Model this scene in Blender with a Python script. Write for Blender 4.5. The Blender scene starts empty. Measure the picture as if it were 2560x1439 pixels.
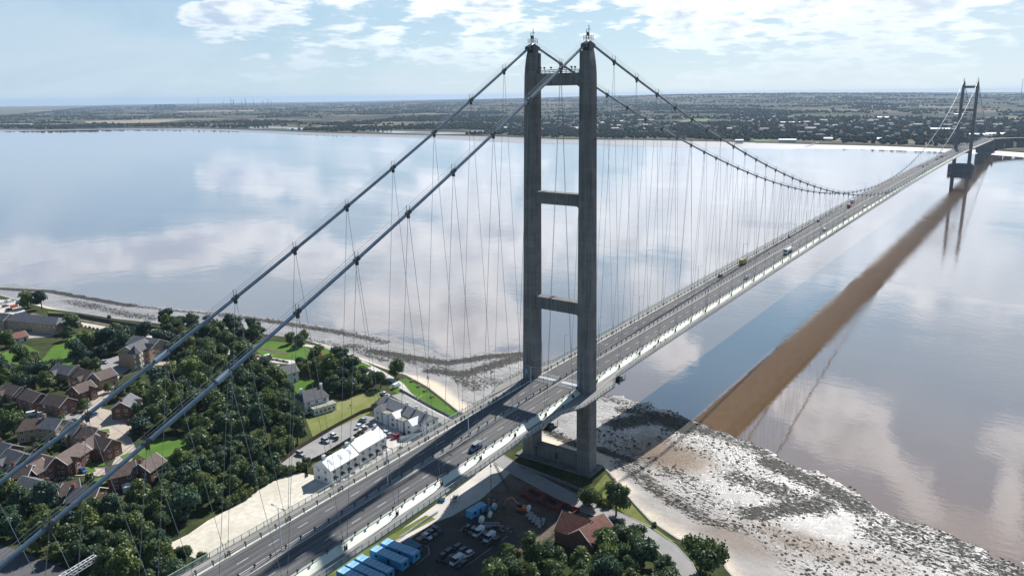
import bpy, bmesh, math, random
import numpy as np
from mathutils import Vector, Matrix, noise as mnoise
from mathutils.geometry import tessellate_polygon
random.seed(7); RNG = np.random.default_rng(7)
S = bpy.context.scene
C = S.collection
R = math.radians

# ------------------------------------------------------------------ camera
# x runs along the bridge from the near tower to the far one, y across it, z up (metres)
CP = Vector((-229.2157, -141.6071, 141.4204)); YAW, PIT, ROL, FPX = 0.6166, 0.2259, -0.0113, 1911.907
PX, PY = 1280.0, 677.21
fw = Vector((math.cos(YAW)*math.cos(PIT), math.sin(YAW)*math.cos(PIT), -math.sin(PIT)))
rt = fw.cross(Vector((0, 0, 1))).normalized(); up = rt.cross(fw)
r2 = rt*math.cos(ROL)+up*math.sin(ROL); u2 = up*math.cos(ROL)-rt*math.sin(ROL)
cd = bpy.data.cameras.new('camera'); cam = bpy.data.objects.new('camera', cd); C.objects.link(cam)
cam.matrix_world = Matrix(((r2.x, u2.x, -fw.x, CP.x), (r2.y, u2.y, -fw.y, CP.y), (r2.z, u2.z, -fw.z, CP.z), (0, 0, 0, 1)))
cd.sensor_width = 36; cd.lens = FPX/2560*36; cd.shift_y = -42.29/2560; cd.clip_start = 1; cd.clip_end = 80000
S.camera = cam

def ray(px, py): return fw+r2*((px-PX)/FPX)-u2*((py-PY)/FPX)
def at(px, py, z=5.0):                      # the world point at height z seen at a pixel of the 2560 px photograph
    d = ray(px, py); t = (z-CP.z)/d.z; return Vector((CP.x+d.x*t, CP.y+d.y*t, z))
def az_of(px): d = ray(px, 250); return math.atan2(d.y, d.x)

# ------------------------------------------------------------------ light
SUNV = Vector((1.07, 0.117, 1.0)).normalized()          # towards the sun
EL = math.asin(SUNV.z); AZ = math.atan2(SUNV.y, SUNV.x)
sl = bpy.data.lights.new('sun', 'SUN'); sl.energy = 5.0; sl.angle = R(0.6); sl.color = (1, .965, .92)
so = bpy.data.objects.new('sun', sl); C.objects.link(so)
so.rotation_euler = SUNV.to_track_quat('Z', 'Y').to_euler(); so.location = (0, 0, 400)
S.view_settings.view_transform = 'Standard'; S.view_settings.look = 'None'
S.view_settings.exposure = 0.46; S.view_settings.gamma = 1.0; S.view_settings.use_curve_mapping = False
S.render.engine = 'CYCLES'
S.cycles.use_denoising = True; S.cycles.max_bounces = 6; S.cycles.diffuse_bounces = 2; S.cycles.glossy_bounces = 3
S.cycles.transparent_max_bounces = 12; S.cycles.transmission_bounces = 2; S.cycles.volume_bounces = 0
S.cycles.sample_clamp_indirect = 6; S.cycles.caustics_reflective = False; S.cycles.caustics_refractive = False

W = bpy.data.worlds.new('World'); S.world = W; W.use_nodes = True
class NT:                                               # a small node-tree writer
    def __init__(s, nt): s.t = nt; s.t.nodes.clear()
    def n(s, typ, **k):
        nd = s.t.nodes.new(typ)
        ins = k.pop('i', {})
        for a, v in k.items(): setattr(nd, a, v)
        for a, v in ins.items():
            sk = nd.inputs[a]
            if isinstance(v, bpy.types.NodeSocket): s.t.links.new(v, sk)
            else: sk.default_value = v
        return nd
    def m(s, op, a, b=0.0, c=0.0, clamp=False):
        return s.n('ShaderNodeMath', operation=op, use_clamp=clamp, i={0: a, 1: b, 2: c}).outputs[0]
    def vm(s, op, a, b=(0, 0, 0)):
        nd = s.n('ShaderNodeVectorMath', operation=op, i={0: a, 1: b}); return nd.outputs['Value'] if op in ('DOT_PRODUCT', 'LENGTH') else nd.outputs[0]
    def mix(s, f, a, b, mode='MIX'):
        nd = s.n('ShaderNodeMix', data_type='RGBA', blend_type=mode); nd.clamp_factor = True
        for k, v in ((0, f), (6, a), (7, b)):
            if isinstance(v, bpy.types.NodeSocket): s.t.links.new(v, nd.inputs[k])
            else: nd.inputs[k].default_value = v if k == 0 else (*v[:3], 1)
        return nd.outputs[2]
    def noise(s, vec, scale, det=4, rough=.55, dist=0.0, out=0):
        return s.n('ShaderNodeTexNoise', i={'Vector': vec, 'Scale': scale, 'Detail': det, 'Roughness': rough, 'Distortion': dist}).outputs[out]
    def ramp(s, f, lo, hi, a=0.0, b=1.0, mode='SMOOTHSTEP'):
        return s.n('ShaderNodeMapRange', interpolation_type=mode, i={0: f, 1: lo, 2: hi, 3: a, 4: b}).outputs[0]

def build_world():
    t = NT(W.node_tree)
    tc = t.n('ShaderNodeTexCoord').outputs['Generated']
    d = t.vm('NORMALIZE', tc)
    sp = t.n('ShaderNodeSeparateXYZ', i={0: d}); x, y, z = sp.outputs
    sky = t.n('ShaderNodeTexSky', sky_type='NISHITA', sun_disc=False, sun_elevation=EL, sun_rotation=math.pi/2-AZ,
              altitude=100, air_density=1.0, dust_density=0.6, ozone_density=1.6).outputs[0]
    zc = t.m('MAXIMUM', z, 0.0)
    zz = t.m('ADD', zc, 0.035)
    p = t.n('ShaderNodeCombineXYZ', i={0: t.m('DIVIDE', x, zz), 1: t.m('DIVIDE', y, zz), 2: 0.0}).outputs[0]
    # cumulus: clumps laid out on a flat layer, billowed by a noise that keeps its size in the sky
    z3 = t.m('ADD', zc, .16); fl = t.n('ShaderNodeCombineXYZ', i={0: t.m('DIVIDE', x, z3), 1: t.m('DIVIDE', y, z3), 2: 0.0}).outputs[0]
    dd = t.vm('MULTIPLY', d, (1, 1, 2.2)); dl = t.vm('MULTIPLY', d, (1, 1, 4.6)); low = t.ramp(z, .20, .32, 1, 0)
    big = t.noise(fl, .62, 3, .5); mid = t.noise(dd, 6.5, 5, .55, .4); puff = t.noise(dd, 21, 7, .62, .3)
    nh = t.m('ADD', t.m('ADD', t.m('MULTIPLY', big, .40), t.m('MULTIPLY', mid, .34)), t.m('MULTIPLY', puff, .34))
    l1 = t.noise(dl, 6.5, 3, .5, .3); l2 = t.noise(dl, 19, 3, .5, .2); l3 = t.noise(dl, 46, 6, .6, .2)
    nl = t.m('ADD', t.m('ADD', t.m('ADD', t.m('MULTIPLY', l1, .40), t.m('MULTIPLY', l2, .44)), t.m('MULTIPLY', l3, .24)), t.ramp(z, .02, .16, .024, .055))
    n = t.n('ShaderNodeMix', data_type='FLOAT', i={0: low, 2: nh, 3: nl}).outputs[0]
    sd = t.vm('DOT_PRODUCT', d, tuple(SUNV))
    def lobe(px, py, rad, amt, flip=False, flat=1.0):
        v = ray(px, py).normalized()
        if flip: v.z = -v.z
        return t.ramp(t.vm('DOT_PRODUCT', d, tuple(v)), math.cos(R(rad)), 1.0, 0.0, amt)
    def add(*a, **k):
        nonlocal n; n = t.m('ADD', n, lobe(*a, **k))
    add(600, 30, 2.4, .13); add(510, 58, 2.0, .12); add(640, 150, 1.8, .07); add(760, 150, 1.8, .05); add(860, 55, 2.0, .05); add(1220, 30, 3.0, .05)
    add(1850, 40, 8.0, .06); add(2250, 60, 8, .07); add(1150, 100, 8, .055)
    for a_ in ((120, 60, 11, -.16), (330, 130, 4, -.08), (960, 105, 3, -.03), (1560, 30, 3, -.05)): add(*a_)
    # clouds higher up, seen in the photograph only as their reflections: centre and half sizes in pixels there
    A_ = t.m('ARCTAN2', y, x); E_ = t.m('ARCSINE', z)
    for px, py, rx, ry, amt in ((110, 650, 190, 50, .17), (330, 640, 210, 52, .20), (520, 606, 190, 48, .20), (640, 585, 90, 40, .14), (60, 700, 90, 35, .10), (770, 645, 100, 45, .14), (1110, 600, 170, 60, .14), (1260, 660, 110, 70, .11), (1000, 765, 190, 70, .17), (1190, 810, 150, 95, .17), (1260, 560, 120, 60, .10), (560, 450, 200, 28, .09), (820, 470, 160, 24, .08), (1700, 560, 420, 190, .085), (1660, 880, 130, 60, .15), (2000, 560, 260, 120, .07),
               (2085, 1045, 120, 95, .22), (2150, 1120, 90, 60, .17), (1990, 1010, 90, 45, .14), (2290, 1205, 70, 50, .16), (2330, 1285, 90, 34, .18), (2440, 1335, 130, 36, .18), (2515, 1260, 45, 80, .16), (2535, 1100, 70, 50, .16), (2450, 620, 380, 150, .08), (2230, 1010, 50, 30, .08),
               (300, 480, 330, 60, -.05), (850, 560, 120, 40, -.07), (350, 760, 300, 60, -.08), (1900, 860, 160, 90, -.08), (2380, 960, 220, 80, -.12), (2410, 1240, 60, 44, -.14), (2200, 1300, 120, 60, -.14), (1900, 1200, 160, 80, -.10), (1650, 1010, 160, 60, -.08)):
        v = ray(px, py).normalized(); a0, e0 = math.atan2(v.y, v.x), math.asin(-v.z)
        u = t.m('MULTIPLY', t.m('SUBTRACT', A_, a0), FPX/rx*.96); w = t.m('MULTIPLY', t.m('SUBTRACT', E_, e0), FPX/ry)
        n = t.m('ADD', n, t.ramp(t.m('ADD', t.m('MULTIPLY', u, u), t.m('MULTIPLY', w, w)), 1.6, 0.0, 0.0, amt))
    n = t.m('SUBTRACT', n, t.ramp(z, .58, .85, 0, .22)); n = t.m('SUBTRACT', n, t.ramp(sd, .45, -.2, 0, .12))      # clear overhead and behind the camera
    cov = t.m('MULTIPLY', t.ramp(n, t.m('SUBTRACT', .595, t.m('MULTIPLY', low, .012)), .69), t.ramp(z, .015, .12, .5, 1.0))
    core = t.ramp(n, .64, .80)
    pit = t.noise(t.vm('ADD', dd, (0, 0, .035)), 17, 6, .6)
    sunny = t.ramp(sd, .25, 1.0, 0.0, 1.0)
    shade = t.m('MULTIPLY', core, t.ramp(pit, .36, .60))
    lit = t.mix(sunny, (8.4, 9.0, 9.8), (13.6, 14.2, 14.8)); dk = t.mix(sunny, (4.6, 5.9, 8.0), (7.4, 8.2, 9.2))
    ccol = t.mix(shade, lit, dk)
    # clear air: the Nishita sky overhead, thick pale air towards the horizon, paler below the sun
    warm = t.ramp(sd, .30, .76, 0.0, 1.0)
    hcol = t.mix(warm, (4.3, 6.3, 8.1), (7.2, 8.7, 9.6)); ucol = t.mix(warm, (1.75, 3.9, 6.3), (3.3, 6.0, 8.4))
    air = t.mix(t.m('POWER', 2.718, t.m('MULTIPLY', zc, -6.5)), ucol, hcol)
    clear = t.mix(t.ramp(z, .22, .6, .86, .2), sky, air)
    col = t.mix(t.m('MULTIPLY', cov, t.ramp(z, .0, .07, .15, .92)), clear, ccol)
    # thin veil high up
    veil = t.ramp(t.noise(dd, 3.2, 5, .6, .6), .40, .70, 0, .42)
    col = t.mix(1.0, col, t.n('ShaderNodeCombineColor', i={0: t.ramp(z, .30, .75, 1, .42), 1: t.ramp(z, .30, .75, 1, .48), 2: t.ramp(z, .30, .75, 1, .62)}).outputs[0], 'MULTIPLY')
    veil = t.m('MULTIPLY', veil, t.ramp(z, .6, .35))
    col = t.mix(veil, col, (7.6, 8.5, 9.4))
    bg = t.n('ShaderNodeBackground', i={0: col, 1: 0.074})
    out = t.n('ShaderNodeOutputWorld', i={0: bg.outputs[0]})
build_world()
S.world.cycles.sampling_method = 'MANUAL'; S.world.cycles.sample_map_resolution = 1024

# ------------------------------------------------------------------ mesh and material helpers
class MB:
    def __init__(s): s.v = []; s.f = []; s.m = []
    def add(s, vs, fs, mi=0):
        b = len(s.v); s.v += [tuple(v) for v in vs]; s.f += [tuple(b+i for i in f) for f in fs]; s.m += [mi]*len(fs)
    def box(s, x0, x1, y0, y1, z0, z1, mi=0, M=None):
        vs = [Vector((x, y, z)) for z in (z0, z1) for x, y in ((x0, y0), (x1, y0), (x1, y1), (x0, y1))]
        if M is not None: vs = [M @ v for v in vs]
        s.add(vs, [(3, 2, 1, 0), (4, 5, 6, 7), (0, 1, 5, 4), (1, 2, 6, 5), (2, 3, 7, 6), (3, 0, 4, 7)], mi)
    def tube(s, pts, r, n=6, mi=0, cap=True):
        pts = [Vector(p) for p in pts]; rs = r if isinstance(r, (list, tuple)) else [r]*len(pts); b = []
        for i, p in enumerate(pts):
            d = (pts[min(i+1, len(pts)-1)]-pts[max(i-1, 0)]).normalized()
            a = d.cross(Vector((0, 0, 1))) if abs(d.z) < .95 else d.cross(Vector((1, 0, 0)))
            a.normalize(); c = a.cross(d)
            b += [p+(a*math.cos(2*math.pi*k/n)+c*math.sin(2*math.pi*k/n))*rs[i] for k in range(n)]
        fs = [(i*n+k, i*n+(k+1) % n, (i+1)*n+(k+1) % n, (i+1)*n+k) for i in range(len(pts)-1) for k in range(n)]
        if cap: fs += [tuple(range(n-1, -1, -1)), tuple((len(pts)-1)*n+k for k in range(n))]
        s.add(b, fs, mi)
    def loft(s, rings, mi=0, cap=True):
        n = len(rings[0]); vs = [v for r in rings for v in r]
        fs = [(i*n+k, i*n+(k+1) % n, (i+1)*n+(k+1) % n, (i+1)*n+k) for i in range(len(rings)-1) for k in range(n)]
        if cap: fs += [tuple(range(n-1, -1, -1)), tuple((len(rings)-1)*n+k for k in range(n))]
        s.add(vs, fs, mi)
    def poly(s, pts, z, mi=0):
        v = [Vector((p[0], p[1], z)) for p in pts]; tr = tessellate_polygon([v])
        fs = []
        for a, b, c in tr:
            nz = (v[b]-v[a]).cross(v[c]-v[a]).z
            fs.append((a, b, c) if nz > 0 else (c, b, a))
        s.add(v, fs, mi)
    def build(s, name, mats, parent=None, smooth=False):
        me = bpy.data.meshes.new(name); me.from_pydata(s.v, [], s.f)
        for m in (mats if isinstance(mats, (list, tuple)) else [mats]): me.materials.append(m)
        me.polygons.foreach_set('material_index', s.m)
        if smooth: me.polygons.foreach_set('use_smooth', [True]*len(s.f))
        me.update()
        return link(name, me, parent)
def link(name, me, parent=None):
    o = bpy.data.objects.new(name, me); C.objects.link(o)
    if parent is not None: o.parent = parent
    return o
def tag(o, label=None, cat=None, group=None, kind=None):
    for k, v in (('label', label), ('category', cat), ('group', group), ('kind', kind)):
        if v: o[k] = v
    return o
def empty(name, loc=(0, 0, 0), rz=0.0):
    o = bpy.data.objects.new(name, None); C.objects.link(o); o.location = loc; o.rotation_euler = (0, 0, rz); o.empty_display_size = .5
    return o
KIDS = {}
def kids(o): return [c for c in bpy.data.objects if c.parent == o]
def tree_of(o): return (o, [tree_of(c) for c in kids(o)])
def copy_tree(tr, parent=None):
    o, ch = tr; c = o.copy(); C.objects.link(c); c.parent = parent
    for k in ch: copy_tree(k, c)
    return c
def structure(o): o['kind'] = 'structure'; return o

MATS = {}
def mat(name, col, rough=.8, col2=None, ns=.3, metal=0.0, spec=.3, bump=0.0, bs=None, lo=.35, hi=.65, rnd=0.0, coord='Object', stretch=None, fine=None, det=5):
    if name in MATS: return MATS[name]
    m = bpy.data.materials.new(name); m.use_nodes = True; t = NT(m.node_tree); MATS[name] = m
    tc = t.n('ShaderNodeTexCoord').outputs[coord]
    if stretch: tc = t.vm('MULTIPLY', tc, stretch)
    c = t.mix(0.0, col, col)
    if col2 is not None:
        c = t.mix(t.ramp(t.noise(tc, ns, det, .6), lo, hi), col, col2)
    if fine: c = t.mix(t.m('MULTIPLY', t.ramp(t.noise(tc, fine[0], 3, .6), .3, .7), fine[1]), c, fine[2])
    if rnd:
        ri = t.n('ShaderNodeObjectInfo').outputs['Random']
        c = t.mix(1.0, c, t.n('ShaderNodeCombineColor', i={0: t.ramp(ri, 0, 1, 1-rnd, 1+rnd, 'LINEAR'), 1: t.ramp(ri, 0, 1, 1-rnd*.7, 1+rnd*.7, 'LINEAR'), 2: t.ramp(ri, 0, 1, 1-rnd, 1+rnd, 'LINEAR')}).outputs[0], 'MULTIPLY')
    b = t.n('ShaderNodeBsdfPrincipled', i={'Base Color': c, 'Roughness': rough, 'Metallic': metal, 'Specular IOR Level': spec})
    if bump:
        h = t.noise(tc, bs or ns*4, 4, .6)
        b_ = t.n('ShaderNodeBump', i={'Strength': bump, 'Distance': .1, 'Height': h}); t.t.links.new(b_.outputs[0], b.inputs['Normal'])
    t.n('ShaderNodeOutputMaterial', i={0: b.outputs[0]})
    return m
def attr_node(t, name): return t.n('ShaderNodeAttribute', attribute_name=name).outputs['Fac']

# ------------------------------------------------------------------ setting: shore, water, land
ZW = -4.5; ZL = 5.0
XL = [(-900, -420), (-330, -160), (-200, -100), (-120, -60), (-78, -32), (-70, -22), (-59, -24), (-47, -19), (-37, -11.5), (-18, 4.5), (0, 8), (20, 9), (40, 11), (61, 15), (92, 29.6), (112, 35.7), (129, 36.4), (163, 42), (202, 46), (248, 36), (277, 28.5), (303, 17.6), (337, 8), (371, 2), (400, -5), (467, -7), (560, -12), (800, -40), (1400, -160)]
XWt = [(-900, -180), (-330, -50), (-200, 15), (-149, 36), (-131, 42), (-110, 46), (-91, 59), (-66, 67.5), (-50, 75), (-43, 81), (-21, 85), (-3, 89.6), (10, 92), (30, 89), (60, 99), (86, 111), (98, 119), (106, 116), (112, 109), (119, 98), (131, 90), (153, 94.6), (174, 97), (202, 96.5), (224, 94), (257, 88.5), (294, 84), (325, 78), (356, 63), (391, 53), (436, 47), (485, 41), (532, 34.5), (560, 22), (800, 0), (1400, -100)]
def xl(y): return np.interp(y, [a for a, b in XL], [b for a, b in XL])
def xw(y): return np.interp(y, [a for a, b in XWt], [b for a, b in XWt])
def grid_mesh(name, X, Y, Z, mats, attrs=None, smooth=True):
    n, m = X.shape; me = bpy.data.meshes.new(name)
    co = np.stack([X, Y, Z], -1).reshape(-1, 3)
    i = np.arange(n*m).reshape(n, m); f = np.stack([i[:-1, :-1], i[1:, :-1], i[1:, 1:], i[:-1, 1:]], -1).reshape(-1, 4)
    me.vertices.add(len(co)); me.vertices.foreach_set('co', co.ravel().astype(np.float32))
    me.loops.add(f.size); me.loops.foreach_set('vertex_index', f.ravel().astype(np.int32))
    me.polygons.add(len(f)); me.polygons.foreach_set('loop_start', np.arange(0, f.size, 4, dtype=np.int32))
    if smooth: me.polygons.foreach_set('use_smooth', np.ones(len(f), bool))
    for k, a in (attrs or {}).items():
        at_ = me.attributes.new(k, 'FLOAT', 'POINT'); at_.data.foreach_set('value', a.ravel().astype(np.float32))
    for q in mats: me.materials.append(q)
    me.update(); me.validate()
    # face the sky
    if me.polygons[0].normal.z < 0: me.flip_normals()
    return link(name, me)
def vnoise(X, Y, s, seed=0):                          # smooth value noise, octave sum
    out = np.zeros(X.shape); amp = 1.0; tot = 0
    for o in range(4):
        g = np.random.default_rng(seed+o).random((256, 256)); xs = X/s*(2**o)+31.7*o; ys = Y/s*(2**o)+17.3*o
        xi = np.floor(xs).astype(int); yi = np.floor(ys).astype(int); fx = xs-xi; fy = ys-yi
        fx = fx*fx*(3-2*fx); fy = fy*fy*(3-2*fy); xi %= 256; yi %= 256; x1 = (xi+1) % 256; y1 = (yi+1) % 256
        out += amp*((g[xi, yi]*(1-fx)+g[x1, yi]*fx)*(1-fy)+(g[xi, y1]*(1-fx)+g[x1, y1]*fx)*fy); tot += amp; amp *= .5
    return out/tot
def beach_z(t):                                        # t: 0 land edge, 1 water's edge
    return np.interp(t, [0, .12, .3, .6, 1, 1.5, 2.2], [3.4, 1.6, -1.2, -3.0, -4.5, -6.0, -8.0])

# materials of the shore
def mat_shore():
    m = bpy.data.materials.new('shore'); m.use_nodes = True; t = NT(m.node_tree)
    P = t.n('ShaderNodeTexCoord').outputs['Object']
    weed, sand, brown, wet = (attr_node(t, k) for k in ('weed', 'sand', 'brown', 'wet'))
    pn = t.noise(P, .06, 5, .6); fn = t.noise(P, .9, 6, .7); st = t.noise(t.vm('MULTIPLY', P, (1, .5, 1)), .95, 6, .78, .4)
    mud = t.mix(t.ramp(pn, .4, .6), (.20, .188, .180), (.28, .262, .25))
    mud = t.mix(t.m('MULTIPLY', t.ramp(fn, .35, .65), .5), mud, (.30, .28, .25))
    mud = t.mix(t.ramp(brown, .2, .9), mud, t.mix(fn, (.115, .075, .046), (.20, .145, .10)))
    sandc = t.mix(t.ramp(fn, .35, .65), (.52, .43, .32), (.62, .54, .43))
    c = t.mix(t.ramp(sand, .3, .7), mud, sandc)
    # wrack and weed-covered stones: a broken cover that thickens with the painted density
    th = t.ramp(weed, 0, 1, .70, .36, 'LINEAR')
    w = t.ramp(t.m('SUBTRACT', st, th), -.015, .03)
    c = t.mix(t.m('MULTIPLY', w, .95), c, t.mix(t.noise(P, 3.1, 3), (.012, .012, .011), (.055, .05, .035)))
    gl = t.ramp(t.noise(t.vm('MULTIPLY', P, (1, .5, 1)), .35, 5, .65), .4, .62)
    rg = t.m('ADD', t.m('MULTIPLY', gl, .30), .18); rg = t.m('ADD', rg, t.m('MULTIPLY', sand, .4), clamp=True)
    rg = t.mix(w, rg, (.62,)*3)
    h = t.m('ADD', t.m('ADD', t.m('MULTIPLY', fn, .35), t.m('MULTIPLY', w, .55)), t.m('MULTIPLY', t.noise(P, 2.3, 4, .75), .45))
    bp = t.n('ShaderNodeBump', i={'Strength': .8, 'Distance': .45, 'Height': h})
    b = t.n('ShaderNodeBsdfPrincipled', i={'Base Color': c, 'Roughness': rg, 'Specular IOR Level': t.m('MULTIPLY', t.ramp(wet, 0, 1, .15, .58, 'LINEAR'), t.m('SUBTRACT', 1.0, t.m('MAXIMUM', t.m('MULTIPLY', w, .85), t.m('MULTIPLY', brown, .8)))), 'Normal': bp.outputs[0]})
    t.n('ShaderNodeOutputMaterial', i={0: b.outputs[0]}); return m
def mat_water():
    m = bpy.data.materials.new('estuary_water'); m.use_nodes = True; t = NT(m.node_tree)
    P = t.n('ShaderNodeTexCoord').outputs['Object']
    big = t.noise(t.vm('MULTIPLY', P, (1, .45, 1)), .0028, 4, .6, .6)
    silt = t.mix(t.ramp(big, .35, .65), (.145, .088, .044), (.178, .110, .056))
    slick = t.ramp(t.noise(t.vm('MULTIPLY', P, (1, .3, 1)), .006, 4, .62, .8), .44, .60)
    rough = t.m('ADD', t.m('MULTIPLY', slick, .035), .01)
    w1 = t.noise(t.vm('MULTIPLY', P, (1, .55, 1)), .33, 4, .6); w2 = t.noise(P, .045, 3, .5)
    h = t.m('ADD', t.m('MULTIPLY', w1, t.ramp(slick, 0, 1, .03, .10, 'LINEAR')), t.m('MULTIPLY', w2, .11))
    bp = t.n('ShaderNodeBump', i={'Strength': .6, 'Distance': 1.0, 'Height': h})
    fac = t.n('ShaderNodeLayerWeight', i={'Blend': .5, 'Normal': bp.outputs[0]}).outputs['Facing']
    k = t.m('ADD', t.m('MULTIPLY', t.m('POWER', fac, 2.7), .95), .10, clamp=True)
    df = t.n('ShaderNodeBsdfDiffuse', i={'Color': silt}); gl = t.n('ShaderNodeBsdfGlossy', i={'Color': (.97, .97, 1, 1), 'Roughness': rough, 'Normal': bp.outputs[0]})
    b = t.n('ShaderNodeMixShader', i={0: k, 1: df.outputs[0], 2: gl.outputs[0]})
    t.n('ShaderNodeOutputMaterial', i={0: b.outputs[0]}); return m
M_SHORE = mat_shore(); M_WATER = mat_water()

def build_shore():
    ys = np.concatenate([np.arange(-900, -260, 8), np.arange(-260, 640, 1.6), np.arange(640, 1400, 8)])
    ts = np.concatenate([np.linspace(0, 1, 60), np.linspace(1.03, 2.2, 16)])
    Y, T = np.meshgrid(ys, ts, indexing='ij'); L = xl(Y); Wd = xw(Y)-L
    X = L+T*Wd; N = vnoise(X, Y, 14, 3)-.5; N2 = vnoise(X, Y, 60, 9)-.5
    N3 = vnoise(X, Y, 5, 77)-.5; Z = beach_z(T)+np.clip(T*4, 0, 1)*(N*(.55-.25*T)+N2*.7*np.clip(1.3-T, .2, 1)+N3*.35)
    weed = np.zeros(X.shape); brown = np.zeros(X.shape)
    def blob(px, py, r, a, arr, sx=1, sy=1):
        p = at(px, py, -3); d = np.sqrt(((X-p.x)/sx)**2+((Y-p.y)/sy)**2); np.maximum(arr, a*np.clip(1.4-d/r, 0, 1), out=arr)
    def band(pts, r, a):
        for (x0, y0), (x1, y1) in zip(pts[:-1], pts[1:]):
            p, q = at(x0, y0, -3), at(x1, y1, -3); n = max(2, int((q-p).length/(r*.7)))
            for k in range(n+1):
                s = p.lerp(q, k/n); d = np.hypot(X-s.x, Y-s.y); np.maximum(weed, a*np.clip(1.5-d/r, 0, 1), out=weed)
    band([(930, 880), (1030, 893), (1120, 905), (1210, 888), (1300, 880)], 5.5, .95)
    band([(880, 868), (960, 885), (1060, 912), (1130, 935), (1180, 975)], 7, .62)
    band([(1080, 930), (1160, 940), (1240, 910), (1290, 890)], 6, .85)
    band([(1120, 940), (1190, 950), (1250, 960)], 8, .5)
    band([(0, 722), (120, 724), (230, 742), (330, 760)], 5, .95); band([(330, 760), (420, 772), (560, 782)], 3, .6)
    band([(560, 785), (700, 803), (820, 822), (900, 838), (960, 852)], 5, .78)
    band([(170, 752), (260, 772), (350, 793), (430, 803)], 8, .6); band([(740, 850), (850, 872), (960, 905)], 5, .5)
    band([(1500, 985), (1560, 1000), (1600, 1012)], 5, .62); band([(1350, 1075), (1400, 1110), (1440, 1135)], 3.5, .75)
    band([(1500, 1140), (1540, 1155), (1580, 1165)], 3.5, .95)
    band([(1545, 1060), (1600, 1045), (1660, 1040), (1700, 1060)], 7, .98); band([(1560, 1020), (1640, 1030), (1720, 1050)], 5, .8)
    band([(1740, 1060), (1830, 1090), (1900, 1120)], 6.5, .72); band([(1930, 1150), (2050, 1205), (2150, 1260)], 7, .82)
    band([(1850, 1190), (1960, 1230), (2040, 1260)], 8, .74); band([(1560, 1180), (1640, 1240), (1760, 1310), (1840, 1330)], 6, .60)
    band([(1880, 1290), (1960, 1270), (2060, 1250)], 6, .8); band([(2160, 1270), (2300, 1330), (2560, 1430)], 7, .62); band([(2200, 1330), (2330, 1390), (2480, 1440)], 8, .55)
    band([(1600, 1160), (1700, 1200), (1780, 1260)], 10, .38)
    blob(1670, 1140, 17, 1.0, brown, 1, 1.3); blob(1640, 1110, 12, .9, brown); blob(2010, 1360, 10, .7, brown, 1, 2.4); blob(1850, 1370, 13, .6, brown, 1, 1.6); blob(2150, 1400, 12, .5, brown, 1, 2); blob(1560, 1120, 8, .5, brown)
    weed = np.clip(weed+(vnoise(X, Y, 22, 40)-.5)*.42*(weed > .02), 0, 1)
    weed = np.maximum(weed, np.clip((T-.88)*8, 0, .6)*(T < 1.1)*np.clip(vnoise(X, Y, 16, 5)*3-.9, .35, 1.1)*(Y < 5))
    weed = np.maximum(weed, .34*np.clip((T-.15)*6, 0, 1)*(vnoise(X, Y, 30, 60) > .52)*np.where(Y < 10, 1, .35))
    sand = np.clip(1-np.abs(T-.02)/.26+(N2*.6), 0, 1)*(T < .5); sand = np.where(Y < -15, sand*(.35+.6*vnoise(X, Y, 9, 88)), sand)
    weed = np.where(sand > .75, weed*.35, weed)
    wet = np.clip((T-.2)*2.5, 0, 1)
    grid_mesh('foreshore', X, Y, Z, [M_SHORE], dict(weed=weed, sand=sand, brown=brown, wet=wet))['kind'] = 'structure'
    return X, Y, Z, weed, T
SHORE = build_shore()
def water():
    b = MB(); b.poly([(-1500, -8900)]+[(CP.x+24200*math.cos(a), CP.y+24200*math.sin(a)) for a in np.linspace(-.37, 1.6, 60)]+[(-1500, 24000)], ZW); o = b.build('water', M_WATER); structure(o)
water()

# land on the near bank
M_GRASSY = mat('rough_grass', (.035, .05, .018), .95, (.075, .085, .03), .12, fine=(1.1, .5, (.02, .028, .012)), spec=.1)
M_LAWN = mat('lawn_grass', (.075, .155, .022), .95, (.11, .20, .035), .1, fine=(1.6, .35, (.05, .1, .02)), spec=.1)
M_VERGE = mat('verge_grass', (.12, .16, .035), .95, (.2, .2, .07), .35, fine=(2.5, .5, (.07, .1, .02)), spec=.1)
M_DRYGRASS = mat('dry_grass', (.16, .19, .05), .95, (.24, .24, .10), .09, fine=(1.6, .35, (.12, .15, .04)), spec=.1)
M_GRAVEL = mat('pale_gravel', (.58, .54, .45), .95, (.68, .64, .55), .07, fine=(.55, .55, (.44, .40, .32)), bump=.3, bs=3)
M_TARMAC = mat('tarmac', (.095, .095, .098), .85, (.125, .125, .125), .15, fine=(3.0, .4, (.07, .07, .075)))
M_TARMAC_PALE = mat('worn_tarmac', (.27, .265, .26), .9, (.34, .33, .315), .12, fine=(2.0, .4, (.22, .215, .21)))
M_CARPARK = mat('car_park_asphalt', (.06, .057, .054), .9, (.085, .08, .072), .12, fine=(2.0, .4, (.045, .043, .04)))
M_CONCRETE = mat('concrete', (.36, .345, .32), .9, (.45, .43, .40), .25, fine=(2.0, .4, (.3, .29, .27)))
M_SOIL = mat('yard_soil', (.11, .085, .06), .95, (.19, .155, .12), .16, fine=(1.4, .6, (.07, .055, .04)), bump=.4, bs=1.2)
M_TRACK = mat('dusty_track', (.56, .53, .48), .95, (.42, .39, .35), .14, fine=(1.4, .5, (.62, .59, .54)))
M_PAVE = mat('block_paving', (.40, .34, .27), .9, (.47, .41, .34), .3, fine=(3, .3, (.33, .28, .22)))
M_WHITE = mat('white_paint', (.75, .75, .74), .6)
M_MARK = mat('road_marking', (.62, .62, .60), .7, (.48, .48, .46), 1.5)
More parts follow.
